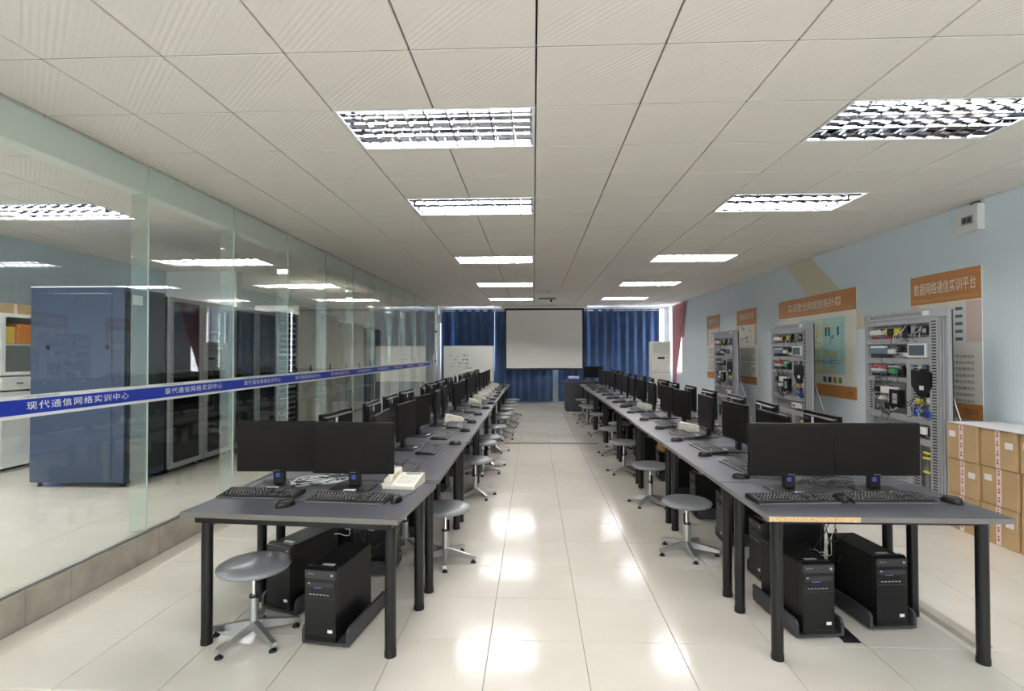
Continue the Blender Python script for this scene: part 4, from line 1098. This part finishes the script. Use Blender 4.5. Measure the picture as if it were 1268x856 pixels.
for n, (y, d, h) in enumerate(beige):
    r = empty('equipment_cabinet', (-4.12, y, ZS)); tag(r, f'beige telecom cabinet behind the glass, {ORD[n]} from the camera', 'cabinet', 'beige telecom cabinets behind the glass')
    MB().box(-.8, -.012, 0, d-.01, .04, h, 'cabinet_beige', c=.006).build('body', r)
    for a, b in ((.02, d/2-.005), (d/2+.005, d-.03)):
        dd = MB().box(-.012, .004, a, b, .12, h-.16, 'cabinet_beige', c=.003).build('door', r)
        MB().box(.004, .016, (b if a < .1 else a+.04)-.035, (b if a < .1 else a+.04)-.02, 1.0, 1.14, 'black_metal').build('door_handle', dd)
    MB().box(-.012, .004, .02, d-.03, h-.15, h-.03, 'panel_grey', c=.002).build('head_panel', r)
    MB().box(-.78, -.02, .01, d-.02, 0, .04, 'black_metal').build('plinth', r)
server_side_cabinet(12.95, .62, 'dark server cabinet, nearer of two beyond the beige cabinets', body='cabinet_black', side=False, h=1.98)
server_side_cabinet(13.62, .62, 'dark server cabinet, farther of two beyond the beige cabinets', body='cabinet_black', side=False, h=1.98)
# white filing cabinets against the outer wall
def filing(y, label):
    r = empty('filing_cabinet', (XS+.005, y, ZS)); tag(r, label, 'cabinet', 'white filing cabinets in the server room'); d, w, h = .40, .88, 1.82
    b = MB(); t = .015
    b.box(0, d, 0, t, 0, h, 'office_white'); b.box(0, d, w-t, w, 0, h, 'office_white'); b.box(0, d, t, w-t, h-t, h, 'office_white'); b.box(0, t, t, w-t, 0, h-t, 'office_white')
    for z in (0, .93, 1.10, 1.45): b.box(t, d-.02, t, w-t, z, z+.02, 'office_white')
    b.build('body', r)
    for k in range(2):
        a = .012+k*(w/2-.006); e = a+w/2-.018
        dl = MB().box(d, d+.018, a, e, .06, .92, 'office_white', c=.003).build('door', r); hy = e-.04 if k == 0 else a+.04
        MB().box(d+.018, d+.03, hy-.008, hy+.008, .72, .84, 'chrome').build('door_handle', dl)
        dw = MB().box(d, d+.018, a, e, .94, 1.09, 'office_white', c=.003).build('drawer', r); MB().box(d+.018, d+.028, (a+e)/2-.04, (a+e)/2+.04, 1.01, 1.02, 'chrome').build('drawer_handle', dw)
        f = MB()
        for q_ in ((a, e, 1.11, 1.15), (a, e, h-.045, h-.01), (a, a+.045, 1.15, h-.045), (e-.045, e, 1.15, h-.045)): f.box(d, d+.018, q_[0], q_[1], q_[2], q_[3], 'office_white')
        fo = f.build('glazed_door', r); MB().box(d+.007, d+.011, a+.045, e-.045, 1.15, h-.045, 'window_glass').build('pane', fo)
    return r
filing(4.85, 'white filing cabinet with glazed top, nearer of two')
filing(5.75, 'white filing cabinet with glazed top, farther of two behind the blue cabinet')
for n, (y, w_, h_, mt, lab) in enumerate([(5.80, .16, .22, 'yellow_box', 'yellow box on the shelf of the filing cabinet'), (6.0, .22, .26, 'orange_box', 'orange box on the shelf of the filing cabinet'), (6.25, .20, .2, 'orange_box', 'lower orange box at the far side of the shelf')]):
    b = MB().box(XS+.14, XS+.38, y, y+w_, ZS+1.472, ZS+1.472+h_*.9, mt, c=.003).build('box'); tag(b, lab, 'box')
for y, w_, h_, lab in ((5.30, .5, .10, 'cardboard box on the nearer filing cabinet'), (5.84, .36, .12, 'brown cardboard box at left on the farther filing cabinet'), (6.24, .34, .09, 'flat brown cardboard box at right on the farther filing cabinet')):
    r = empty('cardboard_box', (XS+.2, y, ZS+1.8205)); tag(r, lab, 'box'); MB().box(-.14, .14, 0, w_, 0, h_, 'carton', c=.003).build('carton', r); MB().box(.14, .1412, w_*.4, w_*.5, .0, h_, 'tape').build('tape', r)
r = empty('parcel', (-5.78, 6.3, ZS)); tag(r, 'small blue and white box on the server room floor', 'box')
MB().box(-.1, .1, -.1, .1, 0, .12, 'white_label', c=.003).build('lower_half', r); MB().box(-.1, .1, -.1, .1, .12, .26, 'led_blue', c=.003).build('upper_half', r)
